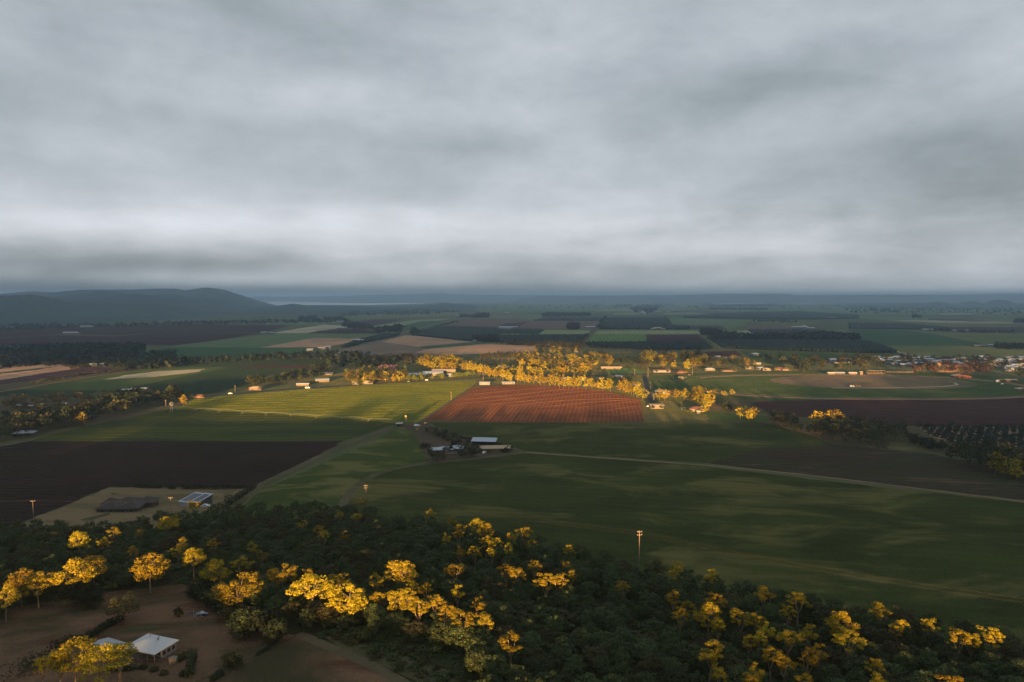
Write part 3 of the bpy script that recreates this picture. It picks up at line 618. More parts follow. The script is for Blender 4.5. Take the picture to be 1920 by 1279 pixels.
# ------------------------------------------------------------------ trees
def quads_cloud(cent, rad, n, size, r, up=.35):
    """n leaf sprays scattered through an ellipsoid shell; returns (n*4,3)"""
    d = r.normal(size=(n, 3)); d /= np.linalg.norm(d, axis=1)[:, None]
    k = r.uniform(.45, 1.0, size=(n, 1)) ** .6
    c = np.array(cent) + d * k * np.array(rad)
    nrm = d + r.normal(size=(n, 3)) * .55 + np.array([0, 0, up]); nrm /= np.linalg.norm(nrm, axis=1)[:, None]
    a = np.cross(nrm, r.normal(size=(n, 3))); a /= np.linalg.norm(a, axis=1)[:, None]; b = np.cross(nrm, a)
    s = r.uniform(.6, 1.3, size=(n, 1)) * size / 2; t = s * r.uniform(.5, .9, size=(n, 1))
    return np.stack([c - a * s, c - b * t, c + a * s, c + b * t], 1).reshape(-1, 3)
def tree_data(seed, H, Wd, kind, lod):
    """crown vertices (quads) and a trunk MB for one tree, base at the origin"""
    r = np.random.default_rng(seed); R = random.Random(seed)
    near = lod == 0
    tk = MB(); Q = []
    if kind == 'gum':      # bare forked stem, clumps gathered on the outer upper shell
        cz, rz, rr = H * .68, H * .32, Wd / 2; nc = (34 if near else 15); lo = -.5
    elif kind == 'slim':   # small flat crown on a long stem
        cz, rz, rr = H * .76, H * .24, Wd / 2; nc = (22 if near else 9); lo = -.7
    elif kind == 'tall':   # slender street gum
        cz, rz, rr = H * .56, H * .44, Wd / 2; nc = (26 if near else 15); lo = -.9
    elif kind == 'round':  # dense to near the ground
        cz, rz, rr = H * .54, H * .46, Wd / 2; nc = (30 if near else 12); lo = -.85
    elif kind == 'full':
        cz, rz, rr = H * .56, H * .44, Wd / 2; nc = (26 if near else 16); lo = -.85
    else:                  # 'wood': rough irregular crown
        cz, rz, rr = H * .62, H * .38, Wd / 2; nc = (24 if near else 11); lo = -.55
    trunk_top = Vector((R.uniform(-.4, .4), R.uniform(-.4, .4), H * (.42 if kind in ('gum',) else .35)))
    r0 = (H * .0135 + .03) if near else H * .011
    tk.tube([(0, 0, -.6), (trunk_top.x * .4, trunk_top.y * .5, trunk_top.z * .5), trunk_top], [r0 * 1.25, r0, r0 * .8], 5 if near else 3, cap=False)
    forks = []
    for i in range(4 if near else 3):
        a = 2 * math.pi * (i + R.random() * .6) / (4 if near else 3); q = R.uniform(.35, .6)
        e = Vector((math.cos(a) * rr * q, math.sin(a) * rr * q, cz + rz * R.uniform(-.1, .35))); m = trunk_top.lerp(e, .5) + Vector((math.cos(a), math.sin(a), 0)) * rr * .08
        tk.tube([trunk_top, m, e], [r0 * .7, r0 * .45, r0 * .2], 4 if near else 3, cap=False); forks.append(e)
    cs = []
    for i in range(nc):
        for _ in range(30):
            d = r.normal(size=3); d /= np.linalg.norm(d)
            if d[2] < lo: continue
            k = R.uniform(.62, .98) if kind in ('gum', 'wood') else R.uniform(.5, .95)
            asym = 1 + .18 * math.sin(math.atan2(d[1], d[0]) * 2 + seed) + .12 * math.sin(math.atan2(d[1], d[0]) * 3 + seed * 2.3)
            c = np.array([d[0] * rr * k * asym, d[1] * rr * k * asym, cz + d[2] * rz * k])
            if all(np.linalg.norm(c - o) > rr * (.27 if near else .36) for o in cs): cs.append(c); break
    for c in cs:
        sc = rr * R.uniform(.20, .34) * (1 if near else 1.25)
        if kind == 'round': sc *= 1.15
        Q.append(quads_cloud(c, (sc, sc, sc * .72), int((84 if near else 13) * (1.25 if kind == 'round' else 1)), (Wd * .034 + .19 if near else Wd * .052 + .18) * (1 if near else 2.1), r))
        if near and kind in ('gum', 'wood'):
            f = min(forks, key=lambda p: (p - Vector(c)).length)
            tk.tube([f.lerp(trunk_top, .2), Vector(c)], [r0 * .22, .04], 3, cap=False)
    if not near and kind in ('full', 'tall', 'gum'): Q.append(quads_cloud((0, 0, cz - rz * .1), (rr * .7, rr * .7, rz * .75), 34, Wd * .17, r))
    if kind in ('round', 'wood'):
        Q.append(quads_cloud((0, 0, cz), (rr * .75, rr * .75, rz * .8), 260 if near else 45, Wd * (.09 if near else .15), r))
    return np.concatenate(Q), tk
def tree_meshes(name, seed, H, Wd, kind, lod, leaf, bark, joined=False):
    q, tk = tree_data(seed, H, Wd, kind, lod)
    f = np.arange(len(q)).reshape(-1, 4)
    if not joined: return mesh_np(name + '_crown', q, f, [leaf]), tk.mesh(name + '_trunk', bark)
    n = len(tk.v); tf = np.array([t if len(t) == 4 else (t + (t[-1],)) for t in tk.f if len(t) == 4])
    return mesh_np(name, np.concatenate([np.array(tk.v), q]), np.concatenate([tf, f + n]), [bark, leaf], np.concatenate([np.zeros(len(tf), int), np.ones(len(f), int)]))
NEAR = {}; FAR = {}
for k, (kind, leaf, bark, H, Wd, n) in dict(gum=('gum', 'gum', bark_pale, 22, 13, 6), slim=('slim', 'gum', bark_pale, 21, 6.5, 4), wood=('wood', 'wood', bark_dark, 13, 9.5, 6), woodb=('wood', 'belt', bark_dark, 14, 9, 3), round=('round', 'dark', bark_dark, 8, 8, 3)).items():
    NEAR[k] = [(tree_meshes(k, 100 + 17 * i + len(k), H, Wd, kind, 0, LM[leaf], bark), H, Wd) for i in range(n)]
for k, (kind, leaf, bark, H, Wd, n) in dict(gold=('full', 'gum', bark_pale, 18, 12, 5), avenue=('tall', 'gum', bark_pale, 18, 8.5, 4), dark=('wood', 'dark', bark_dark, 13, 11, 5), olive=('wood', 'belt', bark_dark, 13, 11, 4), rust=('wood', 'rust', bark_dark, 13, 11, 4),
                        green=('round', 'green', bark_dark, 6, 6, 3), bush=('round', 'dark', bark_dark, 4, 5, 3), orchard=('round', 'orchard', bark_dark, 4.2, 4.2, 3), blossom=('round', 'blossom', bark_dark, 8, 9, 2), wall=('tall', 'dark', bark_dark, 16, 9, 3), plantation=('tall', 'belt', bark_pale, 16, 7, 3)).items():
    FAR[k] = [(tree_meshes(k, 500 + 13 * i + len(k), H, Wd, kind, 1, LM[leaf], bark, True), H, Wd) for i in range(n)]
def ordn(n):
    if n == 1: return 'first'
    return '%d%s' % (n, 'th' if 10 <= n % 100 <= 20 else {1: 'st', 2: 'nd', 3: 'rd'}.get(n % 10, 'th'))
def place_far(name, kind, x, y, h, w, label, cat, group, i=None):
    (me, H, Wd) = FAR[kind][rnd.randrange(len(FAR[kind]))]
    o = link(name, me, None, (x, y, tz(y) - .1)); o.rotation_euler = (0, 0, rnd.random() * 6.28); o.scale = (w / Wd, w / Wd, h / H)
    return tag(o, label, cat, group)
def inside(p, poly):
    x, y = p; c = False; n = len(poly)
    for i in range(n):
        x1, y1 = poly[i]; x2, y2 = poly[(i + 1) % n]
        if (y1 > y) != (y2 > y) and x < (x2 - x1) * (y - y1) / (y2 - y1) + x1: c = not c
    return c
def scatter(poly, n, sep, R, px=True, tries=60):
    xs = [p[0] for p in poly]; ys = [p[1] for p in poly]; out = []; grid = {}
    for _ in range(n * tries):
        if len(out) >= n: break
        p = (R.uniform(min(xs), max(xs)), R.uniform(min(ys), max(ys)))
        if not inside(p, poly): continue
        g = G(*p) if px else p; k = (int(g[0] // sep), int(g[1] // sep)); ok = True
        for a in (-1, 0, 1):
            for b in (-1, 0, 1):
                for q in grid.get((k[0] + a, k[1] + b), ()):
                    if (q[0] - g[0]) ** 2 + (q[1] - g[1]) ** 2 < sep * sep: ok = False
        if ok: grid.setdefault(k, []).append(g); out.append(g)
    return out
def along(line, n, jit, R):
    P = [Vector(G(*p)) for p in line]; L = [(b - a).length for a, b in zip(P, P[1:])]; T = sum(L); out = []
    for i in range(n):
        d = T * (i + .5 + R.uniform(-.3, .3)) / n; j = 0
        while j < len(L) - 1 and d > L[j]: d -= L[j]; j += 1
        p = P[j].lerp(P[j + 1], min(1, d / L[j])); out.append((p.x + R.uniform(-jit, jit), p.y + R.uniform(-jit, jit)))
    return out
def cluster(pts, name, kinds, hr, look, where, cat, group, wr=(.55, .8)):
    """individual trees; label: look + ordinal from the left of its cluster"""
    pts = sorted(pts, key=lambda p: p[0] / p[1])
    for i, (x, y) in enumerate(pts):
        k = rnd.choice(kinds); h = rnd.uniform(*hr); w = h * rnd.uniform(*wr)
        lab = '%s %s, %s from its left end' % (look, where, ordn(i + 1)) if len(pts) > 1 else look + ' ' + where
        place_far(name, k, x, y, h, w, lab, cat, group)
R0 = random.Random(3)
def mass(label, poly, n, kinds, hr, sep=9, name='wood'):
    pts = scatter(poly, n, sep, R0, tries=14) if len(poly) > 2 else along(poly, n, sep, R0)
    Vs = []; Fs = []; c = 0; ms = [LM['dark'], LM['belt']]
    for (x, y) in pts:
        r = rng; h = rnd.uniform(*hr); w = h * rnd.uniform(.8, 1.15); m = 16 if y < 2600 else 7
        q = quads_cloud((0, 0, h * .5), (w * .45, w * .45, h * .5), m, w * (.5 if y < 2600 else .8), r)
        Vs.append(q + np.array([x, y, tz(y)])); Fs.append(np.arange(len(q)).reshape(-1, 4) + c); c += len(q)
    if not Vs: return
    me = mesh_np(name, np.concatenate(Vs), np.concatenate(Fs), [LM[kinds]])
    tag(link(name, me), label, 'wood', kind='stuff')

# --- the lit belt
cluster(along([(868,696),(910,705),(960,718),(1010,722),(1060,729),(1120,732),(1165,736),(1200,746)], 50, 2.5, R0), 'avenue_tree', ['avenue', 'gold'], (15, 20), 'golden gum tree', 'in the avenue above the red field', 'tree', 'gum trees in the avenue above the red field', (.5, .68))
cluster(along([(930,702),(990,705),(1040,704),(1096,704)], 20, 3, R0), 'avenue_tree', ['gold'], (13, 17), 'golden gum tree', 'in the second row behind the avenue', 'tree', 'gum trees behind the avenue', (.65, .9))
cluster(scatter([(962,682),(975,672),(1150,672),(1150,690),(1100,700),(1050,697),(962,692)], 78, 8, R0), 'grove_tree', ['gold', 'gold', 'olive'], (15, 20), 'gum tree', 'in the dense grove behind the avenue', 'tree', 'trees of the gum grove', (.6, .85))
cluster(scatter([(962,690),(1090,694),(1080,703),(962,700)], 16, 8, R0), 'broadleaf_tree', ['dark'], (8, 11), 'dark low tree', 'in the shaded gap of the gum grove', 'tree', 'dark trees inside the gum grove')
cluster(scatter([(1003,660),(1085,657),(1092,666),(1008,668)], 26, 9, R0), 'grove_tree', ['olive', 'gold'], (13, 17), 'olive gum tree', 'behind the gum grove', 'tree', 'olive trees behind the grove')
cluster(scatter([(1195,680),(1210,672),(1310,672),(1330,684),(1340,695),(1270,699),(1200,690)], 42, 9, R0), 'gum_tree', ['gold', 'gold', 'olive'], (16, 22), 'golden gum tree', 'behind the main road houses', 'tree', 'gum trees behind the main road', (.55, .75))
cluster(scatter([(1310,680),(1415,680),(1420,690),(1320,694)], 26, 9, R0), 'broadleaf_tree', ['olive', 'dark', 'gold'], (11, 16), 'brown green tree', 'above the long roadside roofs', 'tree', 'trees above the roadside roofs')
cluster(scatter([(1150,680),(1200,678),(1200,690),(1150,690)], 18, 7, R0), 'broadleaf_tree', ['dark'], (11, 14), 'dark leafy tree', 'right of the gum grove', 'tree', 'dark trees right of the gum grove')
cluster([G(1206,692), G(1212,690)], 'broadleaf_tree', ['olive'], (15, 17), 'big dark round crowned tree', 'by the small crop rows', 'tree', 'round crowned trees by the crop rows', (1., 1.2))
cluster(along([(700,682),(740,680),(785,679)], 28, 4, R0), 'plantation_tree', ['plantation'], (16, 19), 'slender brown lit tree', 'in the plantation behind the white sheds', 'tree', 'plantation trees behind the sheds', (.4, .5))
cluster(along([(900,678),(940,676),(972,675)], 26, 4, R0), 'plantation_tree', ['plantation'], (16, 19), 'slender brown lit tree', 'in the row below the orange stubble', 'tree', 'plantation trees below the stubble', (.4, .5))
mass('dark trees below the grey stubble', [(605,680),(640,674),(760,674),(800,676),(790,684),(700,690),(612,690)], 58, 'dark', (11, 16), 8)
cluster(scatter([(785,688),(800,676),(860,680),(870,694),(862,700),(800,694)], 52, 7, R0), 'tall_tree', ['gold'], (15, 20), 'bright golden gum tree', 'behind the white greenhouses', 'tree', 'gum trees behind the greenhouses', (.6, .85))
cluster(scatter([(870,684),(960,682),(962,692),(920,698),(880,692)], 16, 10, R0), 'broadleaf_tree', ['dark', 'olive'], (7, 10), 'dark low tree', 'between greenhouses and gum grove', 'tree', 'low trees beside the grove')
cluster(scatter([(700,694),(735,688),(760,692),(740,702),(705,702)], 6, 12, R0), 'blossom_tree', ['blossom'], (8, 11), 'pinkish blossoming tree', 'left of the white greenhouses', 'tree', 'pink trees left of the greenhouses', (.8, 1.1))
cluster(scatter([(640,690),(700,690),(770,698),(740,706),(650,706)], 26, 9, R0), 'garden_tree', ['olive', 'dark', 'green'], (7, 12), 'mixed green tree', 'in the gardens left of the greenhouses', 'tree', 'garden trees left of the greenhouses')
cluster(scatter([(650,713),(760,711),(762,717),(655,722)], 46, 5, R0), 'roadside_tree', ['gold', 'olive'], (12, 18), 'golden tree', 'between the greenhouses and the highway', 'tree', 'trees along the highway', (.55, .8))
cluster(scatter([(762,710),(830,706),(832,712),(765,716)], 14, 6, R0), 'garden_tree', ['green'], (6, 9), 'bright green rounded tree', 'beside the highway below the greenhouses', 'tree', 'bright green roadside trees', (.9, 1.2))
cluster(along([(846,709),(870,706),(888,704)], 8, 2, R0), 'garden_tree', ['green'], (7, 9), 'yellow green round tree', 'beside the highway bend', 'tree', 'round trees at the highway bend', (.7, 1.))
cluster(scatter([(1090,704),(1190,703),(1192,722),(1130,724),(1100,716)], 15, 10, R0), 'garden_tree', ['dark', 'olive'], (6, 10), 'dark garden tree', 'among the cottages by the side street', 'tree', 'garden trees by the side street')
# --- homestead right of the red field
cluster([G(1237,751), G(1247,752), G(1268,748), G(1283,749), G(1205,750), G(1196,746)], 'gum_tree', ['gold'], (12, 16), 'golden gum tree', 'around the homestead below the paddock', 'tree', 'gum trees around the homestead', (.7, .95))
cluster([G(1302,751), G(1312,748), G(1318,757), G(1309,760)], 'gum_tree', ['gold'], (14, 18), 'tall spreading yellow gum tree', 'right of the homestead', 'tree', 'spreading gum trees right of the homestead', (.8, 1.))
cluster([G(1322,773), G(1329,770), G(1332,760)], 'gum_tree', ['avenue'], (14, 18), 'yellow gum tree', 'beside the brown roofed farmhouse', 'tree', 'gum trees beside the farmhouse', (.5, .6))
cluster([G(1339,742), G(1358,743), G(1373,741)], 'gum_tree', ['gold'], (7, 10), 'small round golden tree', 'on the racecourse edge', 'tree', 'small trees on the racecourse edge', (.9, 1.2))
cluster([G(1358,768), G(1364,771)], 'broadleaf_tree', ['bush'], (8, 10), 'dark round tree', 'in the brown paddock', 'tree', 'dark trees in the brown paddock', (.9, 1.))
cluster([G(1388,786), G(1398,789), G(1404,792), G(1410,787)], 'gum_tree', ['olive', 'gold'], (12, 15), 'olive gum tree', 'standing alone above the wide green field', 'tree', 'lone gum trees above the green field', (.7, .9))
cluster([G(1290,774), G(1297,775), G(1312,775), G(1285,773)], 'garden_bush', ['green'], (3, 5), 'yellow lit bush', 'in front of the brown roofed farmhouse', 'bush', 'bushes at the farmhouse', (.9, 1.2))
# --- town side
cluster(scatter([(1440,685),(1478,680),(1590,676),(1600,700),(1560,703),(1500,703),(1480,692)], 40, 9, R0), 'broadleaf_tree', ['dark', 'olive', 'dark'], (13, 20), 'dark gum tree', 'behind the racecourse stands', 'tree', 'dark trees behind the racecourse')
cluster(scatter([(1600,680),(1650,676),(1652,698),(1600,700)], 26, 9, R0), 'broadleaf_tree', ['dark', 'olive'], (13, 19), 'tall dark tree', 'left of the rust coloured wood', 'tree', 'tall dark trees near the town')
cluster(scatter([(1700,697),(1735,690),(1850,690),(1856,706),(1780,706),(1705,704)], 56, 8, R0), 'rust_tree', ['rust', 'rust', 'olive'], (11, 16), 'rust brown tree', 'in the wood at the far racecourse bend', 'tree', 'rust coloured trees at the racecourse bend')
cluster(scatter([(1640,675),(1700,672),(1930,676),(1930,716),(1870,700),(1850,690),(1735,690),(1660,690)], 80, 11, R0), 'town_tree', ['dark', 'dark', 'olive'], (8, 14), 'dark tree', 'among the town houses', 'tree', 'trees among the town houses')
cluster(scatter([(1420,672),(1470,672),(1470,680),(1425,682)], 8, 10, R0), 'broadleaf_tree', ['dark'], (10, 15), 'dark tree', 'by the lone shed in the green field', 'tree', 'trees by the lone shed')
# --- right creek belt
cluster(scatter([(1440,788),(1475,790),(1505,806),(1500,815),(1455,802)], 15, 7, R0), 'broadleaf_tree', ['dark', 'olive'], (8, 12), 'dark round tree', 'at the left end of the creek', 'tree', 'trees at the left end of the creek', (.8, 1.))
cluster(scatter([(1525,803),(1600,800),(1690,812),(1700,826),(1640,835),(1560,828),(1520,822)], 52, 7, R0), 'broadleaf_tree', ['dark', 'olive', 'dark'], (10, 14), 'dark tree', 'in the creek belt below the maroon field', 'tree', 'trees in the creek belt', (.8, 1.))
cluster([G(1556,801), G(1568,803), G(1530,804)], 'gum_tree', ['gold'], (16, 18), 'golden topped gum tree', 'in the creek belt', 'tree', 'golden topped trees in the creek belt', (.7, .9))
cluster(along([(1700,826),(1740,842),(1790,850),(1830,858)], 20, 3, R0), 'hedge_tree', ['bush', 'dark'], (6, 9), 'dark hedge tree', 'along the near orchard edge', 'tree', 'hedge trees along the near orchard', (.9, 1.1))
cluster([G(1575,836), G(1622,842), G(1655,850), G(1612,838), G(1780,865)], 'broadleaf_tree', ['dark'], (8, 13), 'dark lone tree', 'above the brown fallow', 'tree', 'lone trees above the brown fallow', (.8, 1.))
cluster(scatter([(1800,866),(1840,862),(1930,880),(1930,905),(1880,896),(1820,882)], 24, 8, R0), 'gum_tree', ['dark', 'olive', 'dark'], (13, 18), 'tall dark gum tree', 'at the right edge above the fallow', 'tree', 'tall trees above the fallow', (.7, .9))
cluster([G(1866,892), G(1882,896), G(1905,902), G(1912,898)], 'gum_tree', ['gold'], (14, 17), 'gold tipped gum tree', 'at the right edge above the fallow', 'tree', 'gold tipped trees above the fallow', (.55, .7))
# near orchard: every tree of the first rows is a tree
orch = []
for j in range(17):
    for i in range(34):
        x, y = 318 + i * 7.2 + R0.uniform(-.5, .5), 470 + j * 9.5 + R0.uniform(-.5, .5)
        p = proj(x, y, 0)
        if inside(p, [(1722,801),(1935,801),(1935,884),(1880,864),(1800,843),(1745,819)]) and not (p[1] > 816 and R0.random() < .12) : orch.append((x, y))
cluster(orch, 'orchard_tree', ['orchard'], (4.5, 5.5), 'dark clipped orchard tree', 'in the near orchard on the right', 'tree', 'trees of the near orchard', (1., 1.2))
# --- left belts
cluster(scatter([(0,806),(120,778),(200,765),(330,745),(348,750),(320,758),(150,799),(0,830)], 125, 5.8, R0), 'belt_tree', ['dark', 'dark', 'dark', 'olive'], (11, 16), 'dark tree', 'in the belt along the left lane', 'tree', 'trees of the left lane belt', (.65, .9))
cluster([G(344,760), G(154,799)], 'gum_tree', ['gold'], (13, 16), 'golden lone gum tree', 'standing out of the left lane belt', 'tree', 'golden trees of the left lane', (.6, .8))
cluster(scatter([(0,758),(60,755),(170,748),(180,758),(0,772)], 26, 9, R0), 'scrub_tree', ['olive'], (9, 13), 'olive brown tree', 'in the scrub on the left edge', 'tree', 'olive trees in the left scrub')
cluster(scatter([(0,775),(150,765),(160,772),(0,795)], 22, 9, R0), 'bush', ['bush', 'olive'], (3, 6), 'low dull bush', 'in the left scrub', 'bush', 'bushes in the left scrub', (1., 1.4))
mass('dark trees behind the lane belt', [(180,752),(230,748),(330,742),(330,748),(200,762)], 24, 'dark', (11, 16), 8)
cluster(scatter([(462,724),(545,709),(600,699),(640,704),(560,718),(470,731)], 46, 8, R0), 'broadleaf_tree', ['dark', 'dark', 'olive'], (10, 15), 'dark tree', 'in the wood above the highway', 'tree', 'trees above the highway')
cluster(scatter([(582,700),(612,697),(612,702),(584,705)], 9, 7, R0), 'broadleaf_tree', ['wall'], (18, 22), 'tall near black tree', 'in the compact clump above the highway', 'tree', 'tall black clump above the highway', (.5, .6))
mass('trees of the long line', [(325,682),(440,676),(520,671),(600,669),(690,668),(690,673),(500,676),(330,686)], 62, 'dark', (11, 16), 8)
mass('trees around the left cottages', [(200,690),(330,682),(330,690),(215,697)], 26, 'dark', (11, 16), 9)
cluster(along([(55,724),(110,716),(170,706),(215,701),(275,691)], 30, 3, R0), 'hedge_tree', ['dark', 'olive'], (6, 10), 'dark hedgerow tree', 'along the pale left track', 'tree', 'hedgerow trees along the left track', (.8, 1.))
cluster(along([(80,692),(120,689)], 8, 3, R0), 'rust_tree', ['olive', 'rust'], (12, 15), 'brown tree', 'above the golden stubble', 'tree', 'rust trees above the golden stubble', (.6, .8))
cluster(scatter([(132,694),(165,690),(168,694),(140,697)], 8, 5, R0), 'rust_tree', ['olive'], (8, 10), 'low brown tree', 'left of the two left cottages', 'tree', 'rust trees left of the cottages', (1.1, 1.4))
# --- centre farm
cluster(scatter([(800,808),(815,806),(870,826),(880,836),(850,836),(808,818)], 24, 5, R0), 'farm_bush', ['bush', 'olive'], (3, 5.5), 'dull bush', 'in the strip above the blue roofed farmhouse', 'bush', 'bushes above the farmhouse', (1., 1.4))
cluster(scatter([(862,848),(895,848),(897,858),(866,862)], 9, 5, R0), 'farm_tree', ['dark'], (6, 8), 'dark bushy tree', 'between farmhouse and tan shed', 'tree', 'bushy trees between farmhouse and shed', (1., 1.2))
cluster([G(815,865), G(822,868), G(830,866), G(820,862), G(810,862)], 'farm_tree', ['olive', 'dark'], (6, 8), 'dark bushy tree', 'below the blue roofed farmhouse', 'tree', 'bushy trees below the farmhouse', (1.1, 1.3))
cluster([G(793,842), G(802,841), G(836,847), G(845,845), G(955,846), G(948,849), G(806,850)], 'farm_bush', ['bush'], (3, 5), 'round dark bush', 'at the edge of the centre farmyard', 'bush', 'bushes round the farmyard', (1., 1.3))
# --- far tree masses nobody could count: merged
mass('dark forest band behind the golden stubble', [(-500,665),(-60,660),(0,657),(100,652),(165,651),(268,652),(272,660),(235,676),(200,688),(118,684),(80,685),(43,688),(-60,696),(-500,705)], 1500, 'dark', (11, 16), 8)
mass('scattered trees beneath the dark forest band', [(180,668),(330,662),(330,682),(200,688)], 130, 'dark', (9, 13), 11)
mass('dark tree mass behind the big clipped orchard', [(1335,636),(1350,630),(1460,634),(1500,630),(1560,630),(1610,634),(1612,641),(1500,640),(1400,641),(1338,640)], 420, 'dark', (13, 19), 9)
mass('tree clump beside the pale strip', [(1313,626),(1350,626),(1350,629),(1315,629)], 40, 'dark', (16, 22), 9)
mass('long shelter belt in the far centre', [(1018,591),(1106,590),(1106,593),(1018,594)], 200, 'dark', (16, 20), 11)
mass('blocky dark shelter belt in the far centre', [(863,593),(893,594.5),(893,596),(863,595)], 60, 'dark', (14, 17), 11)
mass('tall blocky dark shelter belt in the far centre', [(893,594.5),(915,594),(915,595.5),(893,596)], 70, 'dark', (24, 27), 9)
mass('dark trees at the crossroads', [(700,620),(745,617),(752,622),(706,624)], 60, 'dark', (12, 18), 10)
mass('dark pair of trees at the crossroads', [(742,620),(752,620),(752,623),(742,623)], 12, 'dark', (22, 28), 8)
mass('tree line along the diagonal road', [(640,611),(655,606),(700,616),(690,620),(655,616)], 90, 'dark', (11, 16), 10)
mass('dark hedge beside the diagonal road', [(795,620),(860,604),(856,602)], 60, 'dark', (5, 7), 3)
mass('trees at the corner of the dark orchard', [(771,624),(782,621),(784,626),(773,629)], 22, 'dark', (15, 20), 8)
mass('dark trees behind the tan stubble', [(885,637),(930,634),(935,643),(890,641)], 70, 'dark', (12, 17), 8)
mass('line of trees under the stubble', [(940,645),(1000,644),(1090,648),(1090,655),(1000,650)], 90, 'belt', (10, 15), 9)
mass('dark hedge right of the dark orchard', [(1084,645),(1102,629)], 40, 'dark', (7, 9), 3)
mass('dark tree line above the pale strip', [(1065,614),(1082,612),(1086,618),(1066,618)], 36, 'dark', (16, 21), 9)
mass('belt of trees above the homestead drive', [(1125,617),(1140,597),(1134,596),(1122,615)], 60, 'dark', (12, 16), 8)
mass('trees around the far village', [(1180,580),(1196,573),(1240,574),(1230,585),(1212,589),(1205,582),(1194,588)], 200, 'dark', (16, 24), 14)
mass('tree belt left of the far village', [(1155,571),(1185,572),(1184,576),(1155,575)], 80, 'dark', (14, 20), 16)
mass('tree clumps in the left distance', [(560,600),(592,596),(594,600),(566,603)], 90, 'dark', (14, 20), 14)
mass('second tree clump in the left distance', [(606,598),(640,598),(655,606),(640,604),(610,601)], 70, 'dark', (13, 19), 14)
mass('trees along the foot of the left hills', [(-500,616),(0,613),(200,611),(330,606),(500,603),(620,601),(622,606),(500,607),(330,610),(160,614),(0,621),(-500,624)], 800, 'dark', (10, 16), 14)
mass('low wooded country behind the centre fields', [(640,588),(700,583),(800,580),(860,586),(800,590),(640,594)], 260, 'dark', (12, 18), 22)
mass('tree line on the right distance', [(1330,579),(1440,580),(1440,582),(1330,581)], 160, 'dark', (13, 18), 14)
mass('tree clumps on the far right', [(1630,581),(1680,582),(1690,587),(1640,585)], 50, 'dark', (14, 20), 14)
mass('round tree clump far right', [(1712,594),(1726,594),(1726,597),(1712,597)], 26, 'dark', (13, 18), 10)
mass('dark trees on the right edge', [(1902,603),(1935,603),(1935,606),(1902,606)], 34, 'dark', (15, 20), 11)
mass('long dark hedge of trees right of the shed', [(1865,650),(1935,650),(1935,655),(1868,655)], 70, 'dark', (9, 13), 8)
mass('hedge trees by the olive paddock', [(1412,602),(1432,602),(1460,603),(1500,604),(1496,606),(1415,604)], 40, 'dark', (8, 12), 14)
mass('trees along the purple band', [(1730,617),(1830,622),(1900,624),(1900,626),(1830,625),(1730,620)], 60, 'dark', (8, 12), 12)
mass('far scattered trees on the plain', [(900,572),(1500,574),(1920,578),(1920,586),(1500,580),(900,580)], 260, 'dark', (12, 20), 60)
mass('scattered trees below the round hills', [(1560,576),(1930,580),(1930,592),(1600,588)], 170, 'dark', (12, 18), 40)
# --- orchards: rows of clipped trees, far too many to count
def orchard(label, poly, ang, row, gap, h, w, leaf='orchard', skip=0.0, name='orchard'):
    P = [Vector(G(*p)) for p in poly]; c = sum(P, Vector((0, 0))) / len(P); a = math.radians(ang)
    u = Vector((math.cos(a), math.sin(a))); n = Vector((-u.y, u.x)); R = max((p - c).length for p in P)
    pp = [tuple(p) for p in P]; V = []
    ni, nj = int(R / row) + 1, int(R / gap) + 1
    for i in range(-ni, ni + 1):
        for j in range(-nj, nj + 1):
            p = c + n * (i * row) + u * (j * gap + rnd.uniform(-.3, .3) * gap)
            if inside((p.x, p.y), pp) and rnd.random() >= skip: V.append((p.x, p.y))
    if not V: return
    P = np.array(V); N = len(P); r = rng; hh = h * r.uniform(.8, 1.15, N); ww = w * r.uniform(.85, 1.15, N)
    # a lumpy eight sided bush each
    k = 6; ang_ = np.arange(k) / k * 2 * math.pi; rings = [(.55, .05), (1.0, .45), (.7, .85)]
    vs = np.zeros((N, 3 * k + 1, 3))
    for q, (rr, zz) in enumerate(rings):
        j = r.uniform(.8, 1.2, (N, k))
        vs[:, q * k:(q + 1) * k, 0] = P[:, :1] + np.cos(ang_)[None] * j * rr * ww[:, None] / 2
        vs[:, q * k:(q + 1) * k, 1] = P[:, 1:] + np.sin(ang_)[None] * j * rr * ww[:, None] / 2
        vs[:, q * k:(q + 1) * k, 2] = zz * hh[:, None] * r.uniform(.9, 1.1, (N, k))
    vs[:, 3 * k] = np.stack([P[:, 0], P[:, 1], hh], 1)
    f = []
    for q in range(2):
        for i in range(k): f.append((q * k + i, q * k + (i + 1) % k, (q + 1) * k + (i + 1) % k, (q + 1) * k + i))
    for i in range(0, k, 2): f.append((2 * k + i, 2 * k + (i + 1) % k, 2 * k + (i + 2) % k, 3 * k))
    f = np.array(f); F = (f[None] + (np.arange(N) * (3 * k + 1))[:, None, None]).reshape(-1, 4)
    tag(link(name, mesh_np(name, vs.reshape(-1, 3), F, [LM[leaf]])), label, 'orchard', kind='stuff')
orchard('orchard with visible pale gaps above the grove', [(1098,643),(1319,642),(1338,655),(1240,657),(1175,655),(1100,651)], 90, 11, 7.5, 5.5, 6.5)
orchard('large very dark clipped orchard', [(1342,639),(1400,638),(1500,641),(1620,641),(1648,648),(1683,663),(1600,661.5),(1385,654.5)], 90, 7, 6, 7, 7.5)
orchard('three long orchard rows by the grassy lane', [(1326,635),(1340,634),(1380,654),(1357,654)], 118, 12, 6, 6, 6)
orchard('dark orchard left of the glasshouses', [(773,629),(780,623),(830,613),(930,615),(944,619),(929,635),(880,639)], 70, 9, 8, 5, 8)
orchard('dark orchard above the grove', [(930,641),(940,630),(1098,629),(1085,643),(970,646)], 82, 8.5, 7, 5.5, 8)
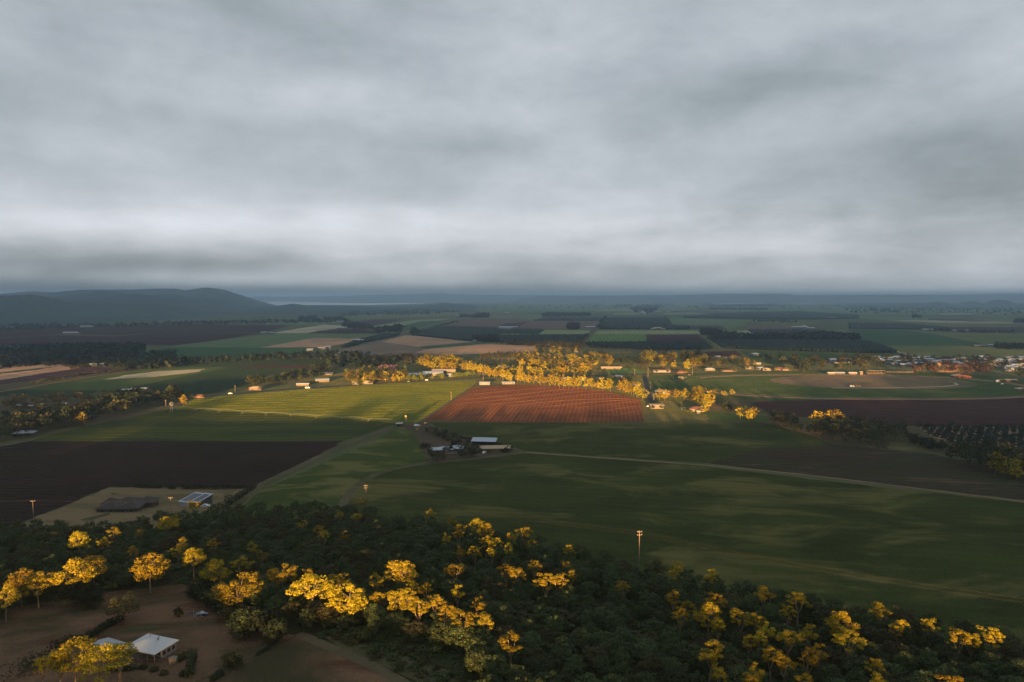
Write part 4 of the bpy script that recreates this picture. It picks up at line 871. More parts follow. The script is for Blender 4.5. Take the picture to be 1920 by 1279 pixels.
orchard('striped nursery rows right of the glasshouses', [(938,626),(960,619),(1020,619),(1008,627)], 60, 18, 8, 5, 8)
orchard('large orchard by the homestead', [(1125,617),(1139,597),(1184,597),(1184,611),(1258,611),(1290,612),(1292,617)], 88, 12, 10, 6, 10)
orchard('striped orchard block by the homestead', [(1186,597),(1248,597),(1257,610),(1186,610)], 88, 26, 10, 6, 10)
orchard('long dark plantation band', [(1405,586),(1500,585),(1608,591),(1608,597),(1490,599),(1285,596),(1285,594)], 90, 22, 18, 7, 18)
orchard('dark plantation behind the white farm', [(1404,620),(1500,619),(1535,621),(1600,629),(1500,634),(1415,627)], 90, 11, 9, 6, 10)
orchard('tall crop in the far dark band', [(1003,601),(1020,596),(1134,596),(1127,601)], 90, 20, 14, 5, 14)
orchard('rows of dark trees beside the crossroads track', [(640,652),(664,641),(718,628),(750,627),(741,631),(686,642),(646,653)], 62, 9, 6, 6, 7)
orchard('low bushes in the purple band', [(1594,606),(1708,608),(1776,614),(1776,618),(1700,617),(1594,616)], 90, 16, 14, 4, 12)

# ------------------------------------------------------------------ the foreground forest
FOREST = [(-520,1010),(-60,1010),(60,1004),(180,1008),(330,982),(440,972),(560,966),(650,966),(720,978),(860,1004),(1000,1034),(1150,1070),(1300,1108),(1500,1146),(1700,1182),(1900,1224),(2050,1254),(2500,1300),(2600,1420),(1500,1480),(900,1440),(900,1300),(860,1235),(760,1205),(640,1200),(540,1178),(470,1150),(400,1112),(330,1096),(230,1106),(120,1122),(60,1138),(0,1170),(-60,1190),(-300,1250),(-520,1300)]
def near_tree(kind, name, x, y, h, w, label, group, cat='tree', idx=None):
    (cr, tr), H, Wd = NEAR[kind][rnd.randrange(len(NEAR[kind])) if idx is None else idx]
    root = empty(name, (x, y, tz(y) - .2), rnd.random() * 6.28); root.scale = (w / Wd, w / Wd, h / H)
    tag(root, label, cat, group); link('crown', cr, root); link('trunk', tr, root); return root
# gum crowns that stand up into the sunlight: (crown centre x, crown top y, crown width) in photo pixels
LIT = [(8,1100,34),(38,1068,42),(70,1074,38),(137,1052,56),(173,1043,42),(280,1040,56),(148,997,30),(195,1006,20),(250,1021,22),(213,987,22),(260,990,18),(312,968,28),(328,963,18),(363,938,20),(340,1008,22),(332,1022,16),(362,1028,38),(402,1050,42),(453,1043,34),(447,1076,66),(472,1015,18),(490,1031,14),(400,1008,16),(530,1057,40),(578,1064,18),(583,1078,64),(632,1074,34),(652,1098,62),(567,974,12),(598,983,16),(607,994,14),(636,956,14),
 (680,934,18),(645,996,14),(668,961,12),(807,953,16),(847,967,18),(897,972,34),(912,982,32),(863,980,20),(860,993,16),(837,1000,18),(960,997,20),(983,988,28),(912,1003,26),(930,1007,24),(890,1022,24),(997,1010,12),(863,1025,18),(923,1025,20),(953,1018,22),(1067,1020,18),
 (750,1051,52),(705,1075,30),(853,1055,32),(773,1086,26),(798,1092,18),(708,1107,20),(753,1104,46),(785,1121,38),(815,1114,26),(837,1130,34),(868,1143,42),(912,1149,36),(897,1119,26),(857,1096,26),(947,1056,28),(972,1062,36),(1002,1049,24),(1023,1074,38),(1050,1075,36),(1073,1067,18),(1063,1050,14),(1167,1088,20),(957,1184,46),
 (1267,1060,24),(1270,1050,14),(1263,1105,30),(1276,1138,26),(1332,1066,26),(1435,1100,34),(1497,1108,34),(1478,1134,14),(1342,1112,34),(1330,1132,46),(1290,1125,18),(1423,1151,34),(1390,1142,36),(1428,1180,28),(1347,1158,24),(1440,1168,24),(1480,1178,38),(1407,1188,16),(1332,1203,46),(1447,1210,32),(1473,1225,32),(1517,1217,32),(1518,1170,24),(1578,1148,44),(1593,1181,42),(1535,1206,22),(1652,1130,34),(1685,1159,24),(1745,1157,18),(1798,1178,32),(1857,1175,34),(1822,1188,18),(1643,1232,22),(1417,1245,28),(1407,1264,30),(1510,1262,24),(1650,1262,26),(1787,1266,34),(1350,1248,20)]
LIT += [(140,1199,62),(190,1212,64),(222,1206,42),(112,1222,36),(80,1228,22)]
def shadow_h(x, y): return SUN_TAN * (ridge_low(x - AZ * y) - y) - tz(y)      # height of the ridge's shade above local ground
def where_of(px, py):
    refs = [(285, 1215, 'beside the white roofed house'), (400, 1140, 'along the brown yard'), (150, 1080, 'at the left forest edge'), (240, 1000, 'below the dark roofed house'), (370, 980, 'below the solar shed'),
            (560, 1060, 'behind the dirt corner'), (680, 980, 'around the short left pole'), (640, 1150, 'above the dirt corner'), (900, 1010, 'on the middle field edge'), (800, 1130, 'in the forest middle'), (1000, 1090, 'right of the middle'),
            (960, 1230, 'at the bottom middle'), (1200, 1120, 'below the tall power pole'), (1330, 1160, 'right of the tall power pole'), (1480, 1180, 'in the golden stand on the right'), (1650, 1200, 'near the right field corner'), (1850, 1220, 'at the right forest end'), (1250, 1260, 'right of the bottom middle'), (1500, 1290, 'along the bottom right')]
    return min(refs, key=lambda r: (r[0] - px) ** 2 + ((r[1] - py) * 1.6) ** 2)[2]
NT = []   # (x, y, h, w, kind, lit)
for (px, py, w) in LIT:
    x, y = G(px, py, 15); sh = shadow_h(x, y)
    for _ in range(6):
        wm = w * math.hypot(math.hypot(x, y), 100) / 1280.
        h = min(23., max(sh + 1.0 + wm * .50, wm * 1.12)); x, y = G(px, py, h * .98); sh = shadow_h(x, y)
    NT.append((x, y, h, max(wm * 1.02, 4.6), 'gum' if wm > 7.2 else 'slim', True))
RF = random.Random(21)
fill = scatter(FOREST, 2150, 5.5, RF, tries=25)
lit_xy = [(t[0], t[1]) for t in NT]
fill = [p for p in fill if min((p[0] - a) ** 2 + (p[1] - b) ** 2 for a, b in lit_xy) > 9]
fill.sort(key=lambda p: p[1])
seen = [p for p in fill if -60 < proj(p[0], p[1], tz(p[1]) + 6)[0] < 1980 and proj(p[0], p[1], tz(p[1]) + 8)[1] < 1290]
nfill = max(0, 296 - len(NT))
chosen = set(seen[:nfill])
def fill_tree(p):
    x, y = p; sh = shadow_h(x, y); v = RF.random()
    h = RF.uniform(5.5, 8.8) if v < .65 else RF.uniform(8.8, 11.5)
    return (x, y, min(h, max(6, sh + .8)), RF.uniform(5.2, 8.6), 'woodb' if RF.random() < .22 else 'wood', False)
rest = []
for p in fill:
    t = fill_tree(p)
    (NT if p in chosen else rest).append(t)
bykey = {}
for t in NT:
    x, y, h, w, k, lit = t; px, py = proj(x, y, tz(y) + h)
    look = ('broad golden gum tree' if w > 10 else 'slim golden gum tree' if w < 6.5 else 'golden gum tree') if lit else ('olive brown tree' if k == 'woodb' else 'tall dark tree' if h > 9.4 else 'low dark tree' if h < 6.8 else 'dark green tree')
    bykey.setdefault((look, where_of(px, py)), []).append((px, t))
for (look, wh), lst in bykey.items():
    lst.sort(key=lambda q: q[0])
    for i, (px, t) in enumerate(lst):
        lab = '%s %s' % (look, wh) + ('' if len(lst) == 1 else ', %s from the left' % ordn(i + 1))
        near_tree(t[4], 'gum_tree' if t[5] else 'forest_tree', t[0], t[1], t[2], t[3], lab, 'golden topped gum trees of the foreground forest' if t[5] else 'shaded trees of the foreground forest')
# the rest of the forest, one mass
def np_mesh(me):
    v = np.zeros(len(me.vertices) * 3, np.float32); me.vertices.foreach_get('co', v); f = np.zeros(len(me.loops), np.int32); me.loops.foreach_get('vertex_index', f)
    return v.reshape(-1, 3), f.reshape(-1, 4)
def merged(items, label, name, cat, src=FAR, mats=None, near=False):
    VV = []; FF = []; MI = []; c = 0
    for (x, y, h, w, kind, mi) in items:
        ent = src[kind][rnd.randrange(len(src[kind]))]
        me, H, Wd = ent if not near else (ent[0][0], ent[1], ent[2])
        v, f = np_mesh(me); a = rnd.random() * 6.28; ca, sa = math.cos(a), math.sin(a)
        v = v * np.array([w / Wd, w / Wd, h / H]); v = np.stack([v[:, 0] * ca - v[:, 1] * sa + x, v[:, 0] * sa + v[:, 1] * ca + y, v[:, 2] + tz(y) - .2], 1)
        m = np.zeros(len(me.polygons), np.int32); me.polygons.foreach_get('material_index', m)
        VV.append(v); FF.append(f + c); MI.append(np.full(len(f), mi)); c += len(v)
    if VV: tag(link(name, mesh_np(name, np.concatenate(VV), np.concatenate(FF), mats, np.concatenate(MI))), label, cat, kind='stuff')
merged([(x, y, h, w, 'wood', 0 if k == 'wood' else 1) for (x, y, h, w, k, l) in rest], 'dark mass of further trees filling the foreground forest', 'forest', 'forest', NEAR, [LM['wood'], LM['belt']], near=True)
under = scatter(FOREST, 900, 4.5, RF, tries=12)
merged([(x, y, RF.uniform(1.5, 4), RF.uniform(3, 6), 'bush', 0) for (x, y) in under], 'dark undergrowth beneath the foreground forest', 'undergrowth', 'undergrowth', FAR, [LM['wood']])
under = scatter([(640,1190),(760,1206),(870,1240),(950,1320),(860,1320),(760,1262),(650,1212)], 90, 3.2, RF) + scatter([(560,1185),(700,1180),(760,1205),(640,1200)], 60, 4, RF)
merged([(x, y, RF.uniform(.8, 2.6), RF.uniform(2.5, 5), 'bush', 0 if RF.random() < .6 else 1) for (x, y) in under], 'low scrub on the grass bank by the dirt corner', 'scrub', 'scrub', FAR, [LM['wood'], LM['belt']])
# yard and block planting
def solo(px, py, h, w, label, kind='round', name='shrub', cat='shrub', group=None, dz=0):
    x, y = G(px, py); return near_tree(kind, name, x, y, h, w, label, group, cat)
solo(232,1166,8.5,10.5,'round dusky tree at the end of the long yard hedge','woodb','yard_tree','tree')
solo(152,1132,8,12,'broad dark tree below the big golden crown on the left')
solo(172,1138,6,8,'low dark tree beside the broad dark tree on the left')
for i, (a, b, h, w) in enumerate([(366,1118,4.5,6),(378,1126,5,6.5),(392,1133,5.5,7),(404,1140,6,7.5),(417,1148,6,7.5),(430,1156,6.5,8),(441,1164,6,7.5)]):
    solo(a, b, h, w, 'dark leafy tree in the curved row behind the scrap pile, %s from its upper end' % ordn(i + 1), name='garden_tree', cat='tree', group='curved row of dark garden trees')
solo(462,1196,8.5,10,'big dark tree at the lower end of the curved row'); solo(484,1192,9,10.5,'largest dark tree right of the curved row')
solo(517,1204,6.5,7.5,'round dark tree beside the low hedge corner'); solo(437,1252,4.6,5,'single round bush in the bare yard'); solo(335,1157,3.4,2.6,'small upright bush left of the scrap pile')
for i, (a, b) in enumerate([(268,1255),(290,1259),(308,1266),(344,1268)]): solo(a, b, 1.5, 2.4, 'tiny round bush below the white roofed house, %s from the left' % ordn(i + 1), group='tiny yard bushes')
solo(146,1012,5.4,8,'very round black green tree left of the dark roofed house driveway'); solo(182,1011,5,8,'second very round tree below the dark roofed house')
solo(219,1012,7,6,'small umbrella shaped tree below the dark roofed house','woodb','umbrella_tree','tree')
solo(262,1010,7.5,8,'thin olive tree right of the umbrella shaped tree','woodb','olive_tree','tree')
def hedge(line, w, h, label, leaf='dark', n=None, name='hedge'):
    P = [Vector(G(*p)) for p in line]; T = sum((b - a).length for a, b in zip(P, P[1:])); n = n or int(T / (w * .45)) + 2; Q = []
    for (x, y) in along(line, n, w * .1, RF): Q.append(quads_cloud((x, y, tz(y) + h * .5), (w * .5, w * .5, h * .55), 90, .55, rng))
    q = np.concatenate(Q); tag(link(name, mesh_np(name, q, np.arange(len(q)).reshape(-1, 4), [LM[leaf]])), label, 'hedge')
hedge([(152,1208),(176,1192),(205,1175),(232,1163)], 3.2, 2.2, 'long dark hedge running diagonally behind the white roofed house')
hedge([(100,1220),(130,1206),(152,1208)], 4, 2.5, 'hedge stub behind the golden trees')
hedge([(325,1245),(345,1236),(364,1227)], 2.6, 2, 'short hedge right of the white roofed house')
hedge([(355,1272),(358,1256),(361,1243)], 2.6, 3.4, 'tall narrow clipped hedge below the short hedge')
hedge([(205,1258),(230,1258),(252,1257)], 2.4, 1.8, 'low hedge below the golden trees')
hedge([(398,1279),(408,1273),(417,1266)], 2, 1.8, 'small hedge piece at the bottom of the yard')
hedge([(483,1230),(504,1217),(520,1206)], 1.2, 1.0, 'thin low hedge corner in the yard')
hedge([(0,1279),(60,1262),(110,1245)], 6, 4.5, 'dark thicket in the bottom left corner')
hedge([(40,1255),(80,1246),(110,1250)], 5, 4, 'brown thicket below the golden trees','belt')
hedge([(255,914),(280,916),(305,916)], 3.4, 3, 'dark hedge on the far side of the dry block, left piece')
hedge([(316,917),(328,918)], 3.2, 3, 'short middle piece of the hedge on the dry block')
hedge([(340,918),(400,918),(460,916)], 3.4, 3.2, 'long right piece of the hedge on the dry block')
hedge([(402,958),(430,948),(455,930),(478,915)], 4.2, 3.6, 'dark hedge sloping down the right side of the dry block')
hedge([(424,945),(434,941)], 5, 6, 'tall lump in the sloping hedge')
hedge([(862,822),(890,826),(920,831),(940,836)], 3, 2.2, 'hedge behind the long blue roofed shed')

# the wooded crest behind the camera; its trees throw the long streaks of shade over the fields
def ridge_wood():
    V = []; c = 0; F_ = []
    for i in range(1500):
        x = -1250 + 2500 * (i + RF.random()) / 1500; y = RY + RF.uniform(-22, 22)
        u = x - AZ * y
        h = 7.2 + 6.5 * max(0, math.sin(u / 23.) * .6 + math.sin(u / 9.7 + 1) * .4 + .25) + RF.uniform(-1, 2); w = RF.uniform(7, 11)
        q = quads_cloud((0, 0, h * .55), (w * .5, w * .5, h * .5), 46, 2.4, rng)
        V.append(q + np.array([x, y, ridge_z(x, y)])); F_.append(np.arange(len(q)).reshape(-1, 4) + c); c += len(q)
    tag(link('ridge_wood', mesh_np('ridge_wood', np.concatenate(V), np.concatenate(F_), [LM['dark']])), 'dark wood along the crest of the hill', 'wood', kind='stuff')
ridge_wood()

mass('scattered paddock trees beyond the left edge of the fields', [(-500,700),(-30,705),(-30,850),(-500,900)], 260, 'dark', (8, 14), 12)
mass('scattered paddock trees beyond the right edge of the fields', [(1950,640),(2450,640),(2450,900),(1950,860)], 240, 'dark', (8, 14), 12)

# ------------------------------------------------------------------ buildings
tin_white = simple('white_tin', (.47, .49, .49), .45, var=.06); tin_blue = simple('blue_grey_tin', (.34, .41, .48), .4, var=.1); tin_grey = simple('grey_tin', (.30, .32, .34), .5, var=.12)
tile_dark = simple('dark_tile', (.050, .040, .038), .8, var=.3, scale=3, bump=.4); tile_red = simple('red_tile', (.16, .07, .05), .8, var=.2, scale=3); tin_tan = simple('tan_tin', (.42, .32, .20), .6, var=.12)
w_white = simple('white_wall', (.18, .18, .175), .8, var=.06); w_cream = simple('cream_wall', (.15, .13, .10), .8, var=.1); w_brick = simple('brick_wall', (.12, .065, .05), .9, var=.2, scale=4); w_dark = simple('dark_wall', (.07, .055, .05), .9, var=.2)
w_tan = simple('tan_wall', (.14, .105, .07), .8, var=.1); frame_m = simple('window_frame', (.16, .16, .15), .6); door_m = simple('door_paint', (.14, .10, .08), .6); steel = simple('galvanised_steel', (.20, .205, .21), .6, .3); timber = simple('weathered_timber', (.17, .13, .095), .9, var=.25, scale=3)
yellow = simple('yellow_paint', (.30, .21, .05), .6); red_m = simple('red_paint', (.5, .06, .03), .5); whitep = simple('white_paint', (.72, .72, .70), .45, var=.04); rubber = simple('rubber', (.02, .02, .02), .8)
glass, _nt, _N, _L, _P = new_mat('window_glass'); _P.inputs['Base Color'].default_value = (.02, .025, .03, 1); _P.inputs['Roughness'].default_value = .12
panel, _nt, _N, _L, _P = new_mat('solar_glass'); _P.inputs['Base Color'].default_value = (.012, .016, .03, 1); _P.inputs['Roughness'].default_value = .18
def roofmesh(kind, w, d, h, rh, e=.6, mi=0, m=None):
    m = m or MB(); W2, D2 = w / 2 + e, d / 2 + e; t = .16
    def slab(pts):
        n = len(pts); lo = [(x, y, z - t) for x, y, z in pts]
        m.add(list(pts) + lo, [tuple(range(n)), tuple(range(2 * n - 1, n - 1, -1))] + [(i, i + n, (i + 1) % n + n, (i + 1) % n) for i in range(n)], mi)
    if kind == 'hip':
        r = max(0, W2 - D2) if w >= d else 0; q = max(0, D2 - W2) if d > w else 0
        A = (-r, -q, h + rh); B = (r, q, h + rh)
        c = [(-W2, -D2, h), (W2, -D2, h), (W2, D2, h), (-W2, D2, h)]
        if w >= d: fs = [(c[0], c[1], B, A), (c[1], c[2], B), (c[2], c[3], A, B), (c[3], c[0], A)]
        else: fs = [(c[0], c[1], A), (c[1], c[2], B, A), (c[2], c[3], B), (c[3], c[0], A, B)]
        for f_ in fs: slab(f_)
    elif kind == 'gable':
        slab([(-W2, -D2, h), (W2, -D2, h), (W2, 0, h + rh), (-W2, 0, h + rh)]); slab([(W2, D2, h), (-W2, D2, h), (-W2, 0, h + rh), (W2, 0, h + rh)])
    elif kind == 'skillion': slab([(-W2, -D2, h), (W2, -D2, h), (W2, D2, h + rh), (-W2, D2, h + rh)])
    return m
def wallmesh(w, d, h, rh=0, gable=False, base=-.4):
    m = MB(); x, y = w / 2, d / 2
    vs = [(-x, -y, base), (x, -y, base), (x, y, base), (-x, y, base), (-x, -y, h - .1), (x, -y, h - .1), (x, y, h - .1), (-x, y, h - .1)]
    fs = [(0, 1, 5, 4), (1, 2, 6, 5), (2, 3, 7, 6), (3, 0, 4, 7), (4, 5, 6, 7), (3, 2, 1, 0)]
    if gable:
        vs += [(-x, 0, h + rh - .25), (x, 0, h + rh - .25)]; fs = [(0, 1, 5, 4), (2, 3, 7, 6), (3, 2, 1, 0), (1, 2, 6, 9, 5), (3, 0, 4, 8, 7), (4, 5, 9, 8), (6, 7, 8, 9)]
    return m.add(vs, fs)
def house(name, label, cat, px, py, w, d, h, rz, roof, roof_m, wall_m, rh=None, group=None, wins=3, open_front=False, z=0, e=.6):
    """px, py: the middle of the base; rz degrees"""
    x, y = G(px, py); root = empty(name, (x, y, tz(y) + z), math.radians(rz)); tag(root, label, cat, group)
    rh = rh if rh is not None else min(w, d) * .2
    if open_front:
        m = MB(); n = max(2, int(w / 5))
        m.box(-w / 2, w / 2, d / 2 - .15, d / 2, -.3, h - .1); m.box(-w / 2, -w / 2 + .15, -d / 2, d / 2 - .16, -.3, h - .1)
        m.build('wall', wall_m, root)
        for i in range(n + 1): xx = -w / 2 + .3 + (w - .6) * i / n; MB().tube([(xx, -d / 2 + .2, -.3), (xx, -d / 2 + .2, h)], .12, 5).build('post', steel, root)
    else: wallmesh(w, d, h, rh, roof == 'gable').build('wall', wall_m, root)
    roofmesh(roof, w, d, h, rh, e).build('roof', roof_m, root)
    if not open_front and wins:
        for i in range(wins):
            xx = -w / 2 + w * (i + .5) / wins
            if i == wins // 2:
                dr = MB().box(xx - .5, xx + .5, -d / 2 - .05, -d / 2 + .05, -.2, 2.1).build('door', door_m, root); continue
            fr = MB().box(xx - .9, xx + .9, -d / 2 - .06, -d / 2 + .04, .9, 2.2).build('window', frame_m, root)
            MB().box(xx - .78, xx + .78, -d / 2 - .09, -d / 2 - .065, 1.02, 2.08).build('pane', glass, fr)
        for sx in (-1, 1):
            fr = MB().box(min(sx * (w / 2 - .04), sx * (w / 2 + .06)), max(sx * (w / 2 - .04), sx * (w / 2 + .06)), -.8, .8, .9, 2.2).build('window', frame_m, root)
            a, b = sorted((sx * (w / 2 + .065), sx * (w / 2 + .09))); MB().box(a, b, -.68, .68, 1.02, 2.08).build('pane', glass, fr)
    return root
# white roofed house: its four eave corners in the photo are (237,1215) (295,1230) (333,1205) (272,1194)
def white_house():
    x, y = -99.3, 182.0; root = empty('farmhouse', (x, y, tz(y) + .2), math.radians(-19)); tag(root, 'white hip roofed house on stumps in the bare yard', 'house')
    w, d, h = 10.2, 7.4, 3.0
    m = MB(); m.box(-w / 2 + 2.4, w / 2, -d / 2 + 2.4, d / 2, -1.6, h - .12); m.build('wall', w_white, root)
    MB().box(-w / 2, w / 2, -d / 2, -d / 2 + 2.39, .1, .3).box(-w / 2, -w / 2 + 2.39, -d / 2 + 2.39, d / 2, .1, .3).build('veranda_floor', timber, root)
    for px_, py_ in [(-w / 2 + .15 + i * 2.47, -d / 2 + .15) for i in range(5)] + [(-w / 2 + .15, -d / 2 + 2.6 + i * 2.2) for i in range(3)]:
        MB().box(px_ - .08, px_ + .08, py_ - .08, py_ + .08, -1.6, h - .1).build('post', timber, root)
    rf = roofmesh('hip', w, d, h, 1.15, .5).build('roof', tin_white, root)
    for rx, ry in ((1.2, 1.5), (-2.6, 2.2), (1.8, .6)): MB().tube([(rx, ry, h + .4), (rx, ry, h + 1.4)], .11, 6).box(rx - .2, rx + .2, ry - .2, ry + .2, h + 1.4, h + 1.52).build('vent', steel, rf)
    for i, yy in enumerate((-.6, 1.0, 2.6)):
        fr = MB().box(w / 2 - .02, w / 2 + .05, yy - .6, yy + .6, 1.0, 2.2).build('window', frame_m, root); MB().box(w / 2 + .055, w / 2 + .08, yy - .5, yy + .5, 1.1, 2.1).build('pane', glass, fr)
    for xx in (-1.6, 1.5, 4.0):
        fr = MB().box(xx - .8, xx + .8, -d / 2 + 2.34, -d / 2 + 2.42, 1.0, 2.3).build('window', frame_m, root); MB().box(xx - .7, xx + .7, -d / 2 + 2.30, -d / 2 + 2.33, 1.1, 2.2).build('pane', glass, fr)
    MB().box(.0 - .5, .5, -d / 2 + 2.32, -d / 2 + 2.41, .3, 2.4).build('door', door_m, root)
white_house()
sh = house('farm_shed', 'pale green tin shed half hidden by the golden trees', 'shed', 203, 1226, 7.0, 5, 2.4, -24, 'gable', tin_grey, w_dark, .7)
# scrap pile beside the curved row of trees
def scrap():
    x, y = G(371, 1155); root = empty('scrap_pile', (x, y, tz(y)), math.radians(-20)); tag(root, 'low pile of scrap sheets and timber in the bare yard', 'scrap pile')
    RS = random.Random(5)
    for i in range(3):
        M = Matrix.Translation((RS.uniform(-3, 2.4), RS.uniform(-1.2, 1.2), .6 + .25 * i)) @ Matrix.Rotation(RS.uniform(-.5, .5), 4, 'Z') @ Matrix.Rotation(RS.uniform(-.2, .2), 4, 'X')
        MB().box(-1.2, 1.2, -.5, .5, -.03, .03, 0, M).build('tin_sheet', tin_blue, root)
    for i in range(6):
        M = Matrix.Translation((RS.uniform(-3.5, 3), RS.uniform(-1.4, 1.4), .3 + .1 * i)) @ Matrix.Rotation(RS.uniform(-1, 1), 4, 'Z')
        MB().box(-2.2, 2.2, -.12, .12, -.1, .1, 0, M).build('timber_beam', timber, root)
    MB().box(-3.6, 3.4, -1.6, 1.6, -.3, .3).build('timber_crate', w_dark, root)
scrap()
def tank(px, py, r, h, mat, label, name='water_tank', z=0, stand=0):
    x, y = G(px, py); root = empty(name, (x, y, tz(y) + z)); tag(root, label, 'water tank')
    MB().tube([(0, 0, stand), (0, 0, stand + h)], r, 18).build('tank_body', mat, root); MB().tube([(0, 0, stand + h), (0, 0, stand + h + r * .22)], [r * 1.03, .05], 18).build('lid', mat, root)
    if stand:
        for a in range(4): c, s_ = math.cos(a * 1.571 + .78) * r * .8, math.sin(a * 1.571 + .78) * r * .8; MB().tube([(c * 1.3, s_ * 1.3, -.2), (c, s_, stand)], .09, 5).build('leg', steel, root)
tank(325, 1246, 1.1, 1.9, w_cream, 'small cream water tank by the short hedge')
# dark roofed house of five clustered hips
def dark_house():
    x, y = G(240, 953); root = empty('dark_roofed_house', (x, y, tz(y)), math.radians(6)); tag(root, 'low rambling house with five dark hipped roofs', 'house')
    for i, (cx, cy, w, d) in enumerate([(-6.5, -4.5, 9.5, 8), (3.6, -5, 10, 8.5), (-1.2, 3.6, 11, 9), (8.2, 3.8, 8, 7.5), (-9.8, 3.0, 6, 6)]):
        h = 2.7 + i * .012; M = Matrix.Translation((cx, cy, 0))
        wm = wallmesh(w, d, h); wm.v = [tuple(M @ Vector(v)) for v in wm.v]; wo = wm.build('wall', w_dark, root)
        rm = roofmesh('hip', w, d, h, 2.0 + .1 * i, .8); rm.v = [tuple(M @ Vector(v)) for v in rm.v]; rm.build('roof', tile_dark, root)
        if cy < 0:
            for k in (-1, 1):
                fr = MB().box(cx + k * 2 - .8, cx + k * 2 + .8, cy - d / 2 - .06, cy - d / 2 + .02, .8, 2.1).build('window', frame_m, root); MB().box(cx + k * 2 - .7, cx + k * 2 + .7, cy - d / 2 - .09, cy - d / 2 - .065, .9, 2.0).build('pane', glass, fr)
    MB().box(-1.2, 0, -8.0, -7.9, 0, 2.1).build('door', door_m, root)
dark_house()
sheet([(150,975),(185,967),(205,962),(207,966),(186,972),(160,980)], 'track_dim', 'driveway', 'short dim driveway to the dark roofed house', 'driveway')
def solar_shed():
    x, y = -166.5, 354.0; root = empty('solar_shed', (x, y, tz(y)), math.radians(-20)); tag(root, 'open tin shed with solar panels on both roofs', 'shed')
    for i, (cx, w, d, h) in enumerate([(-2.9, 6.6, 11, 3.0), (3.6, 4.9, 10, 3.5)]):
        M = Matrix.Translation((cx, 0, 0)); rm = roofmesh('skillion', w, d, h, 1.8, .3); rm.v = [tuple(M @ Vector(v)) for v in rm.v]; rf = rm.build('roof', tin_blue, root)
        a = math.atan2(1.8, d + .6)
        PM = Matrix.Translation((cx, 0, h + .9)) @ Matrix.Rotation(a, 4, 'X')
        pm = MB(); nx_, ny_ = (5, 2) if i == 0 else (2, 3)
        for q in range(nx_):
            for k in range(ny_): pm.box(-w / 2 + .6 + q * (w - 1.2) / nx_, -w / 2 + .6 + (q + .99) * (w - 1.2) / nx_, -d / 2 + .7 + k * (d - 1.6) / ny_, -d / 2 + .7 + (k + .98) * (d - 1.6) / ny_, .06, .12, 0, PM)
        pm.build('solar_panel', panel, rf)
        wl = MB(); wl.box(cx - w / 2, cx + w / 2, d / 2 - .1, d / 2, 0, h + 1.5)
        if i == 0: wl.box(cx - w / 2, cx + w / 2, -d / 2, -d / 2 + .1, 0, h - .2)
        wl.build('wall', tin_grey, root)
        if i:
            for k in range(3): MB().tube([(cx - w / 2 + .2 + k * (w - .4) / 2, -d / 2 + .2, 0), (cx - w / 2 + .2 + k * (w - .4) / 2, -d / 2 + .2, h)], .1, 5).build('post', steel, root)
solar_shed()
# vehicles
def vehicle(px, py, rz, label, body=whitep, L=4.6, Wd=1.85, H=1.5, kind='car', name='parked_car', group=None, z=.1):
    x, y = G(px, py); root = empty(name, (x, y, tz(y) + z), math.radians(rz)); tag(root, label, kind, group)
    m = MB(); a = L / 2; w = Wd / 2
    if kind == 'car' or kind == 'pickup':
        prof = [(-a, .35), (-a, .85), (-a * .72, .95), (-a * .45, H), (a * .25, H), (a * .55, .95), (a * .95, .85), (a, .35)]
    else: prof = [(-a, .5), (-a, H), (a * .55, H), (a * .6, H * .72), (a, H * .6), (a, .5)]
    n = len(prof); vs = [(px_, -w, z_) for px_, z_ in prof] + [(px_, w, z_) for px_, z_ in prof]
    m.add(vs, [tuple(range(n)), tuple(range(2 * n - 1, n - 1, -1))] + [(i, i + n, (i + 1) % n + n, (i + 1) % n) for i in range(n)]); m.build('body', body, root)
    for s_ in (-1, 1): MB().box(-a * .40, a * .22, min(s_ * (w + .01), s_ * (w - .05)), max(s_ * (w + .01), s_ * (w - .05)), .98, H - .12).build('window', glass, root)
    for sx in (-.62, .62):
        for s_ in (-1, 1): MB().tube([(a * sx, s_ * (w - .2), .33), (a * sx, s_ * (w + .03), .33)], .33, 12).build('wheel', rubber, root)
    return root
vehicle(385, 951, 10, 'small white car parked beside the solar shed'); 
# centre farm
def farmhouse_blue():
    x, y = G(835, 845); root = empty('farmhouse', (x, y, 0), math.radians(8)); tag(root, 'farmhouse with long pale blue roof in the centre farmyard', 'house')
    for i, (cx, cy, w, d) in enumerate([(-8, 0, 7, 7), (0, 1, 11, 9), (9, 2.4, 10, 7)]):
        h = 2.9 + i * .02; M = Matrix.Translation((cx, cy, 0)); wm = wallmesh(w, d, h); wm.v = [tuple(M @ Vector(v)) for v in wm.v]; wm.build('wall', w_brick if i == 0 else w_cream, root)
        rm = roofmesh('hip', w, d, h, 1.5 + .2 * i, .6); rm.v = [tuple(M @ Vector(v)) for v in rm.v]; rm.build('roof', tin_blue, root)
        fr = MB().box(cx - 1, cx + 1, cy - d / 2 - .06, cy - d / 2 + .02, .9, 2.1).build('window', frame_m, root); MB().box(cx - .9, cx + .9, cy - d / 2 - .09, cy - d / 2 - .065, 1., 2.).build('pane', glass, fr)
    MB().box(3, 4, -3.6, -3.52, 0, 2.1).build('door', door_m, root)
farmhouse_blue()
house('farm_shed', 'long open shed with a pale blue lean roof', 'shed', 908, 834, 19, 8, 3.6, -7, 'skillion', tin_blue, w_dark, 1.4, open_front=True)
house('farm_shed', 'long tan roofed shed at the front of the farmyard', 'shed', 927, 846, 24, 8, 3.0, 5, 'gable', tin_tan, w_tan, 1.6, wins=5)
house('small_shed', 'tiny open tin shed at the track junction', 'shed', 749, 799, 5, 4, 2.6, 0, 'skillion', tin_grey, w_dark, .5, open_front=True)
